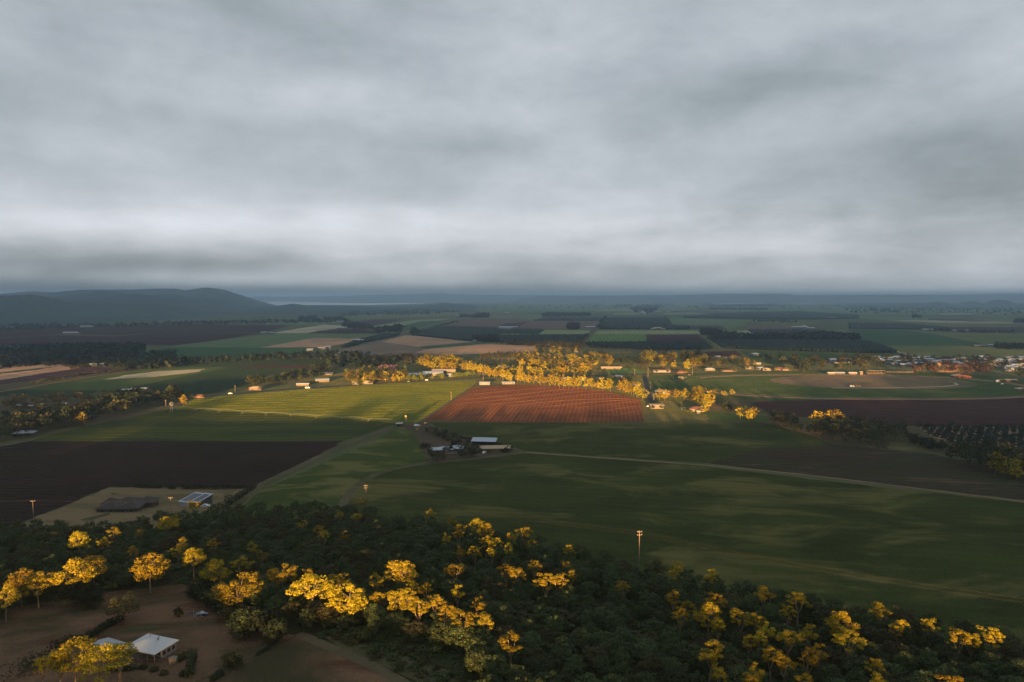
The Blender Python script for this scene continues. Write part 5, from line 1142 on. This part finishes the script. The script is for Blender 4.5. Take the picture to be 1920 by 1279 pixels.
house('small_shed', 'tiny blue roofed pump hut by the bush strip', 'shed', 783, 802, 4, 3.6, 2.2, -30, 'gable', tin_blue, w_white, 1, wins=0)
def trailer(px, py, rz, label, L=9, body=w_tan):
    x, y = G(px, py); root = empty('farm_trailer', (x, y, tz(y)), math.radians(rz)); tag(root, label, 'trailer')
    MB().box(-L / 2, L / 2, -1.2, 1.2, .8, 1.1).build('deck', body, root); MB().box(-L / 2, -L / 2 + .15, -1.2, 1.2, 1.1, 2.2).build('headboard', body, root)
    for sx in (-.25, .35):
        for s_ in (-1, 1): MB().tube([(L * sx, s_ * 1.0, .4), (L * sx, s_ * 1.25, .4)], .4, 10).build('wheel', rubber, root)
trailer(846, 853, 4, 'pale flat trailer in front of the farmhouse')
vehicle(908, 850, 70, 'small white vehicle beside the tan roofed shed')
tank(838, 850, 1.3, 2.2, w_cream, 'small pale tank beside the farmhouse')
tank(761, 797, 1.0, 1.7, yellow, 'yellow lit tank on a tall stand by the track junction', stand=7.5)
def sign(px, py, label, h=3.2):
    x, y = G(px, py); root = empty('field_sign', (x, y, 0), 0); tag(root, label, 'sign')
    MB().box(-1.3, 1.3, -.05, .05, h - 1.3, h).build('board', yellow, root)
    for s_ in (-1, 1): MB().tube([(s_ * .9, .1, 0), (s_ * .9, .1, h - .2)], .06, 5).build('post', timber, root)
sign(798, 799, 'small yellow board on posts above the bush strip', 3.6)
sign(782, 807, 'low yellow board below the pump hut', 1.8)
# centre pivot irrigator
def pivot():
    A = Vector((*G(326, 770), 0)); B = Vector((*G(742, 796), 0)); root = empty('pivot_irrigator', A); tag(root, 'long centre pivot irrigator standing across the green field', 'irrigator')
    d = B - A; n = 9; T = d.length; u = d.normalized(); pr = Vector((-u.y, u.x, 0))
    for i in range(n):
        a, b = d * (i / n), d * ((i + 1) / n); pts = [a.lerp(b, k / 8) + Vector((0, 0, 3.9 + 1.0 * math.sin(math.pi * k / 8))) for k in range(9)]
        sp = MB().tube(pts, .08, 5, cap=False); low = [p - Vector((0, 0, 1.1 * math.sin(math.pi * k / 8))) for k, p in enumerate(pts)]
        for k in range(8):
            for s_ in (-1, 1): sp.tube([low[k] + pr * s_ * .5, low[k + 1] + pr * s_ * .5], .04, 3, cap=False)
            if k: sp.tube([low[k] + pr * .5, pts[k], low[k] - pr * .5, low[k] + pr * .5], .04, 3, cap=False)
        sp.build('span', steel, root)
        tw = MB()
        for s_ in (-1, 1): tw.tube([b + pr * s_ * 2.2 + Vector((0, 0, .6)), b + Vector((0, 0, 3.9))], .09, 4)
        tw.tube([b + pr * 2.2 + Vector((0, 0, .6)), b - pr * 2.2 + Vector((0, 0, .6))], .09, 4); to = tw.build('tower', steel, root)
        for s_ in (-1, 1): MB().tube([b + pr * s_ * 2.2 + u * .18 + Vector((0, 0, .6)), b + pr * s_ * 2.2 - u * .18 + Vector((0, 0, .6))], .6, 10).build('wheel', rubber, to)
pivot()
def windmill(px, py, h, label):
    x, y = G(px, py); root = empty('wind_pump', (x, y, 0), .3); tag(root, label, 'wind pump')
    t = MB()
    for sx in (-1, 1):
        for sy in (-1, 1): t.tube([(sx * 1.6, sy * 1.6, 0), (sx * .2, sy * .2, h)], .09, 4)
    for k in range(1, 5):
        z = h * k / 5; q = 1.6 - 1.4 * k / 5
        for a, b in (((-q, -q), (q, -q)), ((q, -q), (q, q)), ((q, q), (-q, q)), ((-q, q), (-q, -q))): t.tube([(*a, z), (*b, z)], .05, 3)
    t.build('lattice_tower', steel, root)
    for k in range(14):
        a = k * 2 * math.pi / 14; M = Matrix.Translation((0, -.6, h + .4)) @ Matrix.Rotation(a, 4, 'Y') @ Matrix.Translation((0, 0, 1.5)) @ Matrix.Rotation(.5, 4, 'Z'); MB().box(-.16, .16, -.02, .02, -.8, .8, 0, M).build('blade', steel, root)
    MB().box(-.04, .04, .2, 3.0, h + .3, h + .45).box(-.03, .03, 2.0, 3.4, h - .2, h + 1.1).build('tail_vane', steel, root)
windmill(322, 775, 9.5, 'wind pump at the start of the pivot irrigator')
# power poles and wires
def pole(px, py, ptop, label, hgt=None, arms=(0, 1.2), name='power_pole', rz=0.0, group=None, r=.13):
    x, y = G(px, py); h = hgt or 10
    if hgt is None:
        for _ in range(3):
            lo, hi = 2, 40
            for _ in range(30):
                mid = (lo + hi) / 2
                if proj(x, y, tz(y) + mid)[1] > ptop: lo = mid
                else: hi = mid
            h = lo
    root = empty(name, (x, y, tz(y)), rz); tag(root, label, 'power pole', group)
    MB().tube([(0, 0, -.3), (0, 0, h)], [r * 1.35, r], 8).build('post', timber, root); tops = []
    for a in arms:
        ca = MB().box(-.95, .95, -.22, -.1, h - .5 - a, h - .34 - a).build('cross_arm', timber, root)
        for xx in (-.85, 0 if a else -.4, .85): MB().tube([(xx, -.17, h - .34 - a), (xx, -.17, h - .12 - a)], .045, 6).build('insulator', whitep, ca)
        tops.append([(x + xx * math.cos(rz), y + xx * math.sin(rz), tz(y) + h - .1 - a) for xx in (-.85, .85)])
    return root, tops
wire_m = simple('wire', (.07, .055, .04), .6, 0)
def wire(a, b, sag, label, r=.007, group=None):
    a, b = Vector(a), Vector(b); pts = [a.lerp(b, k / 14) - Vector((0, 0, 4 * sag * (k / 14) * (1 - k / 14))) for k in range(15)]
    tag(MB().tube(pts, r, 4, cap=False).build('power_line', wire_m), label, 'power line', group)
_, t1 = pole(1198, 1080, 995, 'tall lit power pole at the edge of the forest', rz=.25)
_, t0 = pole(64, 995, 938, 'power pole in front of the black field', arms=(0,), rz=.3)
_, t2 = pole(687, 965, 909, 'power pole rising behind the middle of the forest', rz=.25)
pole(321 , 969, 932, 'slim power pole between dark house and solar shed', arms=(0,), rz=.2, r=.12)
E1 = (*G(2120, 1262), 0); E1 = (E1[0], E1[1], tz(E1[1]) + 16)
g_ = 'wires from the tall power pole to the right'; g2 = 'wires between the two power poles'; g3 = 'wires of the left power pole'
for k, lv in enumerate(t1):
    for j, p in enumerate(lv):
        nm = '%s %s' % (('upper', 'lower')[k], ('left', 'right')[j])
        wire(p, (E1[0] + (j - .5) * 2, E1[1] + 1, E1[2] - k * 1.2), 2.2, nm + ' wire sagging from the tall power pole to the right edge', group=g_)
        wire(p, t2[k][j], 2.2, nm + ' wire strung between the two middle power poles', group=g2)
for j, p in enumerate(t0[0]):
    nm = ('left', 'right')[j]
    wire(p, (t2[0][j][0], t2[0][j][1], t2[0][j][2] - .5), 3.2, nm + ' thin wire from the left pole towards the middle pole', group=g3); E = G3(-200, 985)
    wire(p, (E.x, E.y + j * 2, E.z + 15), 1.5, nm + ' thin wire from the left pole out of the picture', group=g3)
for i, (a, b, t, lab) in enumerate([(846, 751, 735, 'lit pole at the corner between green and red field'), (158, 800, 778, 'lit pole on the left lane'), (311, 762, 750, 'lit pole near the wind pump'), (441, 735, 723, 'thin pole on the highway bend'), (1226, 753, 739, 'lit pole by the cream shed'), (1190, 706, 692, 'pole at the side street corner'), (1215, 707, 690, 'lit pole beside the side street corner'), (1298, 703, 688, 'thick lit pole on the main road verge'), (906, 713, 699, 'pole by the white shed at the field corner'), (1220, 730, 716, 'lit pole along the side street'), (1186, 728, 714, 'short pole left of the side street')]):
    pole(a, b, t, lab, arms=(0,), r=.22, group='roadside poles')
# buildings of the lit belt: name, label, cat, px, py, w, d, h, rz, roof, roof material, wall material
RT0 = random.Random(9)
B_ = [
 ('greenhouse_shed','white multi span greenhouse left of the long tin sheds','greenhouse',772,706,26,20,3.6,8,'gable',tin_white,w_white,1.5),
 ('greenhouse_shed','second white span of the greenhouse','greenhouse',786,705.5,22,18,3.6,8,'gable',tin_white,w_white,1.5),
 ('packing_shed','long pale tin packing shed','shed',812,704,30,20,4.6,8,'gable',tin_blue,w_cream,1.8),
 ('packing_shed','wide tan roofed packing shed behind the pale one','shed',832,700,36,18,5,6,'gable',tin_tan,w_cream,1.8),
 ('small_shed','small blue roofed shed at the end of the packing sheds','shed',845,706,10,8,3.2,20,'gable',tin_blue,w_white,1.4),
 ('cottage','golden lit cottage between roadside trees','house',690,720,14,9,3,3,'hip',tin_tan,w_cream,1.7),
 ('cottage','low shed left of the roadside cottage','house',668,721,9,6,2.6,0,'gable',tin_grey,w_tan,1),
 ('field_shed','white front shed at the corner of the red field','shed',909,721,14,9,3.2,0,'gable',tin_grey,w_white,.9),
 ('field_shed','pale low shed above the red field','shed',953,720,17,9,2.2,8,'skillion',tin_white,w_cream,.8),
 ('cottage','golden walled bungalow on the highway bend','house',480,731,15,9,3.2,6,'hip',tin_tan,w_tan,1.4),
 ('cottage','orange roofed cottage by the left lane end','house',375,746,12,8,2.8,8,'hip',tile_red,w_brick,1.4),
 ('field_shed','pale roofed shed above the highway','shed',604,716,18,11,3.4,20,'gable',tin_blue,w_tan,1.2),
 ('field_shed','second pale roofed shed in the green by the black clump','shed',614,703,15,10,3.2,10,'gable',tin_blue,w_tan,1.2),
 ('field_shed','low white shed beside the highway wood','shed',568,723,16,6,2.6,6,'gable',tin_white,w_tan,.8),
 ('long_shed','long brown roofed shed above the small crop rows','shed',1146,692,34,8,3.2,0,'gable',tin_tan,w_tan,1.2),
 ('roadside_house','white banded long building on the main road','house',1240,698,26,9,3.4,0,'gable',tile_red,w_white,1.2),
 ('roadside_house','brown roofed house in the yellow garden on the main road','house',1275,700,14,9,3,10,'hip',tile_red,w_brick,1.6),
 ('roadside_house','small hut below the main road in the paddock','house',1277,711,7,5,2.6,-10,'gable',tin_white,w_cream,1),
 ('roadside_house','yellow walled cottage on the main road','house',1330,695,16,9,3,0,'hip',tin_white,w_cream,1.6),
 ('roadside_house','long low orange lit building on the main road','house',1364,697,24,8,2.6,0,'gable',tile_red,w_tan,1),
 ('roadside_house','white walled house behind the main road','house',1404,692,13,8,3,0,'gable',tin_tan,w_cream,1.2),
 ('roadside_house','small blue white building on the main road','house',1425,693,10,8,3.4,10,'gable',tin_blue,w_white,1.2),
 ('roadside_house','orange lit house in front of the dark trees','house',1437,695,12,8,3,-10,'hip',tin_tan,w_cream,1.5),
 ('roadside_house','wide brown roofed house in front of the dark trees','house',1461,694,16,10,2.8,0,'hip',tile_red,w_brick,2),
 ('roadside_house','last orange lit house before the tall dark trees','house',1472,695,12,8,2.8,5,'gable',tile_red,w_cream,1.2),
 ('cottage','white shed in the trees above the roadside roofs','house',1419,684,12,7,3,0,'gable',tin_white,w_cream,1),
 ('field_shed','white shed by three trees in the green field','shed',1413,667,16,12,4,30,'gable',tin_white,w_white,1.6),
 ('field_shed','pale roof at the foot of the maroon strip','shed',1366,674,14,8,3,0,'gable',tin_blue,w_white,1),
 ('field_shed','pale roof left of the maroon strip foot','shed',1345,671,10,7,3,0,'gable',tin_white,w_white,1),
 ('homestead','white walled homestead below the paddock','house',1240,738,15,10,3,-8,'hip',tin_blue,w_white,1.8),
 ('homestead','red roofed outbuilding right of the homestead','house',1257,738,9,7,2.8,0,'gable',tile_red,w_brick,1.2),
 ('cream_shed','cream shed with four doors right of the red field','shed',1231,766,14,7,4.0,2,'skillion',tin_tan,w_cream,.5),
 ('farmhouse','brown roofed farmhouse in the yellow garden','house',1306,771,15,10,3,-12,'hip',tile_red,w_cream,1.9),
 ('small_shed','tiny white hut left of the farmhouse garden','shed',1281,769,3.4,3,2.2,0,'gable',tin_white,w_white,.7),
 ('small_shed','second tiny white hut in front of the farmhouse','shed',1309,775,3,3,2.2,0,'gable',tin_white,w_white,.7),
 ('cottage','blue roofed cottage behind the avenue','house',1062,713,12,9,3,10,'hip',tin_blue,w_white,1.6),
 ('cottage','small cottage among the street gardens','house',1095,713,11,7,3,0,'gable',tile_red,w_white,1.2),
 ('cottage','grey roofed cottage among the street gardens','house',1160,709,18,10,3,0,'hip',tin_grey,w_cream,1.6),
 ('cottage','dark roofed cottage left of the side street','house',1186,727,13,9,3,0,'hip',tin_grey,w_cream,1.8),
 ('cottage','grey cottage right of the avenue end','house',1128,713,15,9,2.8,0,'hip',tin_grey,w_dark,1.5),
 ('field_shed','blue shed in the gum grove','shed',1079,662,9,8,4,0,'gable',tin_blue,w_white,1),
 ('field_shed','pale shed roof among the low dark trees','shed',943,691,20,9,3,0,'gable',tin_blue,w_white,1),
 ('cottage','left one of the two lit cottages on the far left','house',175,686.5,14,9,3.4,10,'gable',tin_white,w_cream,1.4),
 ('cottage','right one of the two lit cottages on the far left','house',201,686,22,9,3.4,0,'gable',tin_white,w_cream,1.6),
 ('field_shed','long white shed by the tall green crop','shed',262,732,18,7,2.8,10,'gable',tin_white,w_white,.8),
 ('field_shed','second pale shed by the tall green crop','shed',242,734,15,6,2.6,6,'gable',tin_blue,w_white,.8),
 ('farmhouse','pale roofed house in the left lane belt','house',47,817,15,9,3,14,'hip',tin_blue,w_dark,1.6),
 ('farm_shed','dark brown shed behind the pale roofed house','shed',48,806,14,7,3,10,'gable',tile_dark,w_brick,1.3),
 ('farm_shed','small pale shed behind the brown shed','shed',66,800,9,6,3.2,24,'gable',tin_blue,w_white,1),
 ('farm_shed','grey shed glimpsed in the lane belt','shed',164,787,11,7,3.2,20,'gable',tin_grey,w_dark,1.2),
 ('farm_shed','small hut in the left scrub','shed',57,765,6,4,2.6,0,'gable',tin_white,w_white,.8),
 ('farm_shed','low pink walled hut in the left scrub','shed',40,764,8,5,2.4,0,'gable',tin_grey,w_brick,.8),
 ('farm_shed','pale hut right of the scrub pole','shed',76,763,6,4,3,0,'gable',tin_white,w_white,.8),
 ('farm_shed','cream hut at the scrub centre','shed',121,761,6,4,2.6,0,'gable',tin_white,w_cream,.8),
 # far farms
 ('farm_shed','long white shed on the pale strip under the hills','shed',134,627,46,16,6,0,'gable',tin_white,w_white,2),
 ('farm_shed','white sheds close under the hills','shed',163,614.5,44,16,6,0,'gable',tin_white,w_white,2),
 ('farm_shed','small pale shed at the left foot of the hills','shed',25,616,36,14,5,0,'gable',tin_blue,w_white,2),
 ('farm_shed','small white shed at the tip of the maroon field','shed',496,626,20,14,5,0,'gable',tin_blue,w_white,2),
 ('farm_shed','tiny shed right of the maroon field tip','shed',510,626,14,8,4,0,'gable',tin_white,w_cream,1.4),
 ('farm_shed','first white shed beside the diagonal orchard','shed',582,658,14,9,4,0,'gable',tin_white,w_white,1.2),
 ('farm_shed','second white shed beside the diagonal orchard','shed',603,655,16,9,4,10,'gable',tin_white,w_white,1.2),
 ('farm_shed','third white shed beside the diagonal orchard','shed',615,653.5,12,9,4,10,'gable',tin_white,w_white,1.2),
 ('farm_shed','white farmhouse at the upper end of the diagonal orchard','shed',672,641,26,16,5,0,'hip',tin_white,w_white,2.4),
 ('farm_shed','pale roof right of the long tree line','shed',632,665,22,10,3.4,0,'gable',tin_blue,w_white,1.4),
 ('farm_shed','white shed at the end of the tan strips','shed',641,617,34,18,6,0,'gable',tin_white,w_white,2),
 ('glasshouse','long pale glasshouse beside the maroon wedge','greenhouse',953,615,70,26,5,0,'gable',tin_white,w_white,1.5),
 ('glasshouse','second pale glasshouse in front of the long one','greenhouse',946,617,56,18,4,0,'gable',tin_blue,w_white,1.2),
 ('farm_shed','white shed above the pale green field','shed',1106,616,34,18,6.5,0,'gable',tin_white,w_white,2),
 ('homestead','wide cream homestead in the middle of the orchards','house',1233,617.5,36,16,5,0,'hip',tin_tan,w_cream,3.4),
 ('farm_shed','left wing shed of the orchard homestead','shed',1224,618,14,9,3,0,'gable',tin_tan,w_cream,1.6),
 ('farm_shed','right wing shed of the orchard homestead','shed',1243,618,14,9,3,0,'gable',tin_tan,w_cream,1.6),
 ('farm_shed','long white building of the white farm','shed',1493,616,40,14,6,0,'gable',tin_white,w_white,2),
 ('farm_shed','bright hip roofed house of the white farm','house',1508,616,24,18,7,0,'hip',tin_white,w_white,4),
 ('farm_shed','low right building of the white farm','shed',1519,617,28,12,4,0,'gable',tin_white,w_white,2),
 ('farm_shed','shed in the olive paddock by the hedge trees','shed',1422,603.5,30,12,4,0,'gable',tin_blue,w_white,2),
 ('farm_shed','white shed on the dark plantation edge','shed',1556,597,50,16,5,0,'gable',tin_white,w_white,2),
 ('farm_shed','pale farm roofs at the left of the purple band','shed',1738,620,36,12,5,0,'gable',tin_blue,w_white,2),
 ('farm_shed','long grey shed in the purple band','shed',1800,622,60,20,5,0,'gable',tin_grey,w_white,2),
 ('farm_shed','low dark shed in the light olive field','shed',1836,650,30,10,3.2,0,'gable',tin_grey,w_dark,1),
 ('farm_shed','pale blue roof right of the low dark shed','shed',1857,649,17,12,3,0,'gable',tin_blue,w_white,1),
 ('greenhouse_shed','vast white greenhouse roofs in the right distance','greenhouse',1790,591,210,60,7,0,'gable',tin_white,w_white,2),
 ('farm_shed','shelter belt farm sheds','shed',862,594,46,20,6,0,'gable',tin_blue,w_white,2),
 ('farm_shed','tiny white roof above the crossroads','shed',712,592,30,14,5,0,'gable',tin_white,w_white,2),
 ('farm_shed','farm in the pale far fields','shed',950,588,46,20,6,0,'gable',tin_white,w_white,2),
 ('farm_shed','white shed at the tan field corner','shed',890,641,8,6,4,0,'gable',tin_white,w_white,1),
 # racecourse and town
 ('market_hall','large white roofed hall behind the racecourse','hall',1573,680,44,22,6,0,'gable',tin_white,w_white,2.2),
 ('stable','cream lit stable on the far side of the racecourse','stable',1558,702,11,5,2.6,0,'gable',tin_white,w_tan,1),
 ('stable','blue stable between two cream ones','stable',1574,702,14,6,2.8,0,'gable',tin_blue,w_dark,1),
 ('stable','long white stable beside the racecourse','stable',1598,702,12,5,2.5,0,'gable',tin_white,w_tan,1),
 ('school','orange lit end of the brick school tower','tower',1758,698,5,6,15,0,'hip',tile_red,w_tan,1),
 ('school','long brick school with many gables above the rust trees','school',1782,697,48,12,9.5,0,'gable',tile_red,w_brick,2.4),
 ('red_roof_house','bright red roofed house among the rust trees','house',1806,710,18,9,3.2,0,'hip',simple('bright_red_roof', (.42, .07, .03), .6),w_brick,1.8),
 ('cottage','grey brown roofed house left of the bright red roof','house',1795,708,14,9,3,0,'hip',tin_tan,w_brick,1.8),
 ('cottage','tan roofed long house at the right racecourse end','house',1890,716,22,8,3,4,'gable',tin_tan,w_tan,1.2),
 ('cottage','yellow lit house at the right edge by the racecourse','house',1916,733,14,8,3,0,'hip',tin_tan,w_cream,1.4)]
for t in B_:
    far = G(t[3], t[4])[1] > 1700
    house(t[0], t[1], t[2], *t[3:12], rh=t[12], wins=(0 if far else 3), e=(.6 if not far else .8))
gk = 0
for t in B_:
    x, y = G(t[3], t[4])
    if 700 < y < 1500 and t[2] in ('house', 'shed') and t[0] not in ('field_shed',):
        for sgn in (-1, 1):
            if RT0.random() < .75:
                gk += 1; hh = RT0.uniform(3.5, 6.5)
                place_far('yard_tree', RT0.choice(['olive', 'dark', 'gold', 'green']), x + sgn * t[5] * RT0.uniform(.3, .6), y - t[6] / 2 - RT0.uniform(2, 6), hh, hh * RT0.uniform(.8, 1.2), 'small tree at the front %s corner of the %s' % ('left' if sgn < 0 else 'right', t[1] if len(t[1].split()) < 8 else ' '.join(t[1].split()[:7])), 'tree', 'small trees in front of houses')
# grandstand
def stand():
    x, y = G(1640, 702); root = empty('grandstand', (x, y, 0), 0); tag(root, 'open grandstand facing the racecourse', 'grandstand')
    m = MB()
    for k in range(7): m.box(-13, 13, -4 + k * 1.1, -4 + (k + 1) * 1.1 - .003, 0, .8 + k * .5)
    m.build('seating_tier', w_dark, root); roofmesh('skillion', 26, 9, 6.6, -.8, .4).build('roof', tin_tan, root)
    for i in range(6): MB().tube([(-12.6 + i * 5.04, -4.2, 0), (-12.6 + i * 5.04, -4.2, 6.5)], .12, 5).build('post', timber, root)
    MB().box(-13, 13, -4.6, -4.5, 1.6, 2.0).build('railing', timber, root)
stand()
house('judges_tower', 'small tan judging tower beside the grandstand', 'tower', 1614, 703, 4, 4, 5, 0, 'hip', tin_tan, w_tan, .8, wins=0)
house('long_shed', 'very long low shed right of the grandstand', 'shed', 1685, 699, 44, 6, 2.6, 0, 'gable', tile_dark, w_dark, .9, wins=5)
# running rails of the racecourse
def rail(a, b, label, n=110):
    pts = oval(*RC, a, b, n=n); m = MB(); P = [Vector((x, y, 1.25)) for x, y in pts]; root = empty('running_rail', (0, 0, 0)); tag(root, label, 'rail')
    m.tube(P + [P[0]], .055, 4, cap=False); m.build('top_rail', w_cream, root)
    pm = MB()
    for p in P: pm.tube([(p.x, p.y, 0), (p.x, p.y, 1.25)]  , .05, 4)
    o = pm.build('rail_posts', frame_m, root); o['kind'] = 'stuff'
rail(RA - 1, RB - 1, 'white inner running rail of the racecourse'); rail(RA + 15, RB + 12, 'white outer running rail of the racecourse')
cars = 'vehicles around the racecourse'
vehicle(1598, 726, 4, 'white van on the bare racecourse infield', kind='van', L=6, H=2.4, name='parked_van', group=cars); vehicle(1609, 726, 0, 'yellow van beside the white one on the infield', yellow, kind='van', L=6, H=2.4, name='parked_van', group=cars)
vehicle(1864, 716, 60, 'cream van at the right racecourse bend', w_cream, kind='van', L=6, H=2.6, name='parked_van', group=cars); vehicle(1871, 717, 40, 'large white horse truck at the right racecourse bend', kind='truck', L=9, Wd=2.5, H=3.4, name='horse_truck', group=cars); vehicle(1880, 721, 20, 'small white car below the horse truck', group=cars)
vehicle(432, 739, 8, 'white car driving on the highway', kind='car', L=5, H=1.7, name='car'); vehicle(577, 728.5, 4, 'white pickup driving on the highway past the wood', kind='van', L=6, H=2, name='car'); vehicle(800, 713.5, 5, 'pale car on the highway below the greenhouses', name='car'); vehicle(766, 716.5, 5, 'cream car on the highway at the bright green trees', w_cream, name='car'); vehicle(1216, 763, 30, 'pale car left of the cream shed')
vehicle(1292, 704, 20, 'car parked in the yellow garden on the main road', w_cream); vehicle(1286, 709, 60, 'pinkish car in the paddock corner', w_tan)
# town houses
RT = random.Random(77); TH = []
TPOLY = [(1640,671),(1700,669),(1800,671),(1925,672),(1930,700),(1870,694),(1850,684),(1740,684),(1700,688),(1650,684)]
rows_ = scatter(TPOLY, 62, 17, RT)
rows_.sort(key=lambda p: p[0] / p[1]); names = {}
for i, (x, y) in enumerate(rows_):
    px, py = proj(x, y, 0); rm, rl = RT.choice([(tin_white, 'white'), (tin_blue, 'pale blue'), (tin_grey, 'grey'), (tin_tan, 'tan'), (tin_blue, 'pale blue'), (tile_dark, 'dark')]); row = 'near' if py > 684 else 'middle' if py > 677 else 'back'
    names.setdefault((rl, row), 0); names[(rl, row)] += 1; k = names[(rl, row)]
    house('town_house', '%s roofed town house, %s from the left in the %s of the town' % (rl, ordn(k), row), 'house', px, py, RT.uniform(13, 22), RT.uniform(9, 12), RT.uniform(2.8, 3.6), RT.uniform(-15, 15), RT.choice(['hip', 'hip', 'gable']), rm, RT.choice([w_white, w_cream, w_white, w_brick]), RT.uniform(1.4, 2.2), 'houses of the town', wins=2)
# far village roofs
vil = scatter([(1160,574),(1240,576),(1300,580),(1230,589),(1190,588)], 22, 45, RT) + scatter([(560,601),(640,604)] + [(640,606),(560,603)], 5, 30, RT)
vil.sort(key=lambda p: p[0] / p[1])
for i, (x, y) in enumerate(vil):
    px, py = proj(x, y, 0)
    house('village_house', ('tiny hazy white roof of the far village, %s from its left end' if px > 900 else 'tiny hazy roof in the left distance, %s from the left') % ordn(i + 1), 'house', px, py, RT.uniform(20, 38), 16, 5, 0, 'gable', RT.choice([tin_white, tin_blue]), w_white, 2, 'roofs of the far village' if px > 900 else 'roofs in the left distance', wins=0)

# ------------------------------------------------------------------ unseen cloud bank added behind the camera; its lower edge ends the sunlit belt
def shading_cloud_bank():
    cm, nt, N, L, P = new_mat('cloud'); P.inputs['Base Color'].default_value = (.85, .87, .9, 1); P.inputs['Roughness'].default_value = 1.0
    xs = np.linspace(-40000, 40000, 260); v = []; f = []
    def low(u):
        pts = [(-40000, 1250), (-1500, 1250), (-900, 1250), (-500, 1450), (-200, 1560), (100, 1500), (400, 1420), (800, 1400), (1500, 1400), (40000, 1400)]
        for (a, A), (b, B) in zip(pts, pts[1:]):
            if u <= b: return A + (B - A) * (u - a) / (b - a)
        return pts[-1][1]
    BY = -3000.
    xs = np.concatenate([np.linspace(-40000, -2200, 60), np.linspace(-2000, 2000, 80), np.linspace(2200, 40000, 60)])
    nz = 14
    for side in (0, 1):
        for x in xs:
            u = x - AZ * BY; zl = SUN_TAN * (low(u) - BY) + 7 * math.sin(x / 83.) + 5 * math.sin(x / 31. + 1)
            for k in range(nz):
                t = k / (nz - 1); z = zl + (3400 - zl) * t ** 1.5
                n = mnoise.fractal(Vector((x / 600., z / 400., side * 9.)), 1.0, 2.0, 4)
                bulge = math.sin(math.pi * min(1, t * 1.6 + .04)) if t < .6 else math.cos((t - .6) * 3)
                y = BY + (1 if side == 0 else -1) * (60 + 350 * max(0, bulge) * (1 + .4 * n)) * (0.02 if k == 0 else 1) - (z - zl) * .35
                v.append((x, y, z))
    n = len(xs)
    idx = lambda s, i, k: s * n * nz + i * nz + k
    for i in range(n - 1):
        for k in range(nz - 1):
            f.append((idx(0, i, k), idx(0, i, k + 1), idx(0, i + 1, k + 1), idx(0, i + 1, k)))
            f.append((idx(1, i, k), idx(1, i + 1, k), idx(1, i + 1, k + 1), idx(1, i, k + 1)))
        f.append((idx(0, i, 0), idx(0, i + 1, 0), idx(1, i + 1, 0), idx(1, i, 0)))
        f.append((idx(0, i, nz - 1), idx(1, i, nz - 1), idx(1, i + 1, nz - 1), idx(0, i + 1, nz - 1)))
    tag(link('shading_clouds', mesh_np('shading_clouds', v, f, [cm], smooth=True)), 'unseen cloud bank added behind the camera to shade the far plain', 'shading_clouds', kind='stuff')
shading_cloud_bank()
# ------------------------------------------------------------------ haze
hm = bpy.data.materials.new('haze'); hm.use_nodes = True; hn = hm.node_tree; hn.nodes.clear()
ho = hn.nodes.new('ShaderNodeOutputMaterial'); hv = hn.nodes.new('ShaderNodeVolumePrincipled')
hv.inputs['Color'].default_value = (.62, .82, 1.0, 1); hv.inputs['Density'].default_value = HAZE = 0.92e-4
hv.inputs['Anisotropy'].default_value = 0.7
hn.links.new(hv.outputs[0], ho.inputs['Volume'])
hb = MB().box(-76000, 76000, -2300, 80000, -4, 232).build('haze', hm)
tag(hb, 'pale blue haze over the plain', 'haze', kind='stuff')
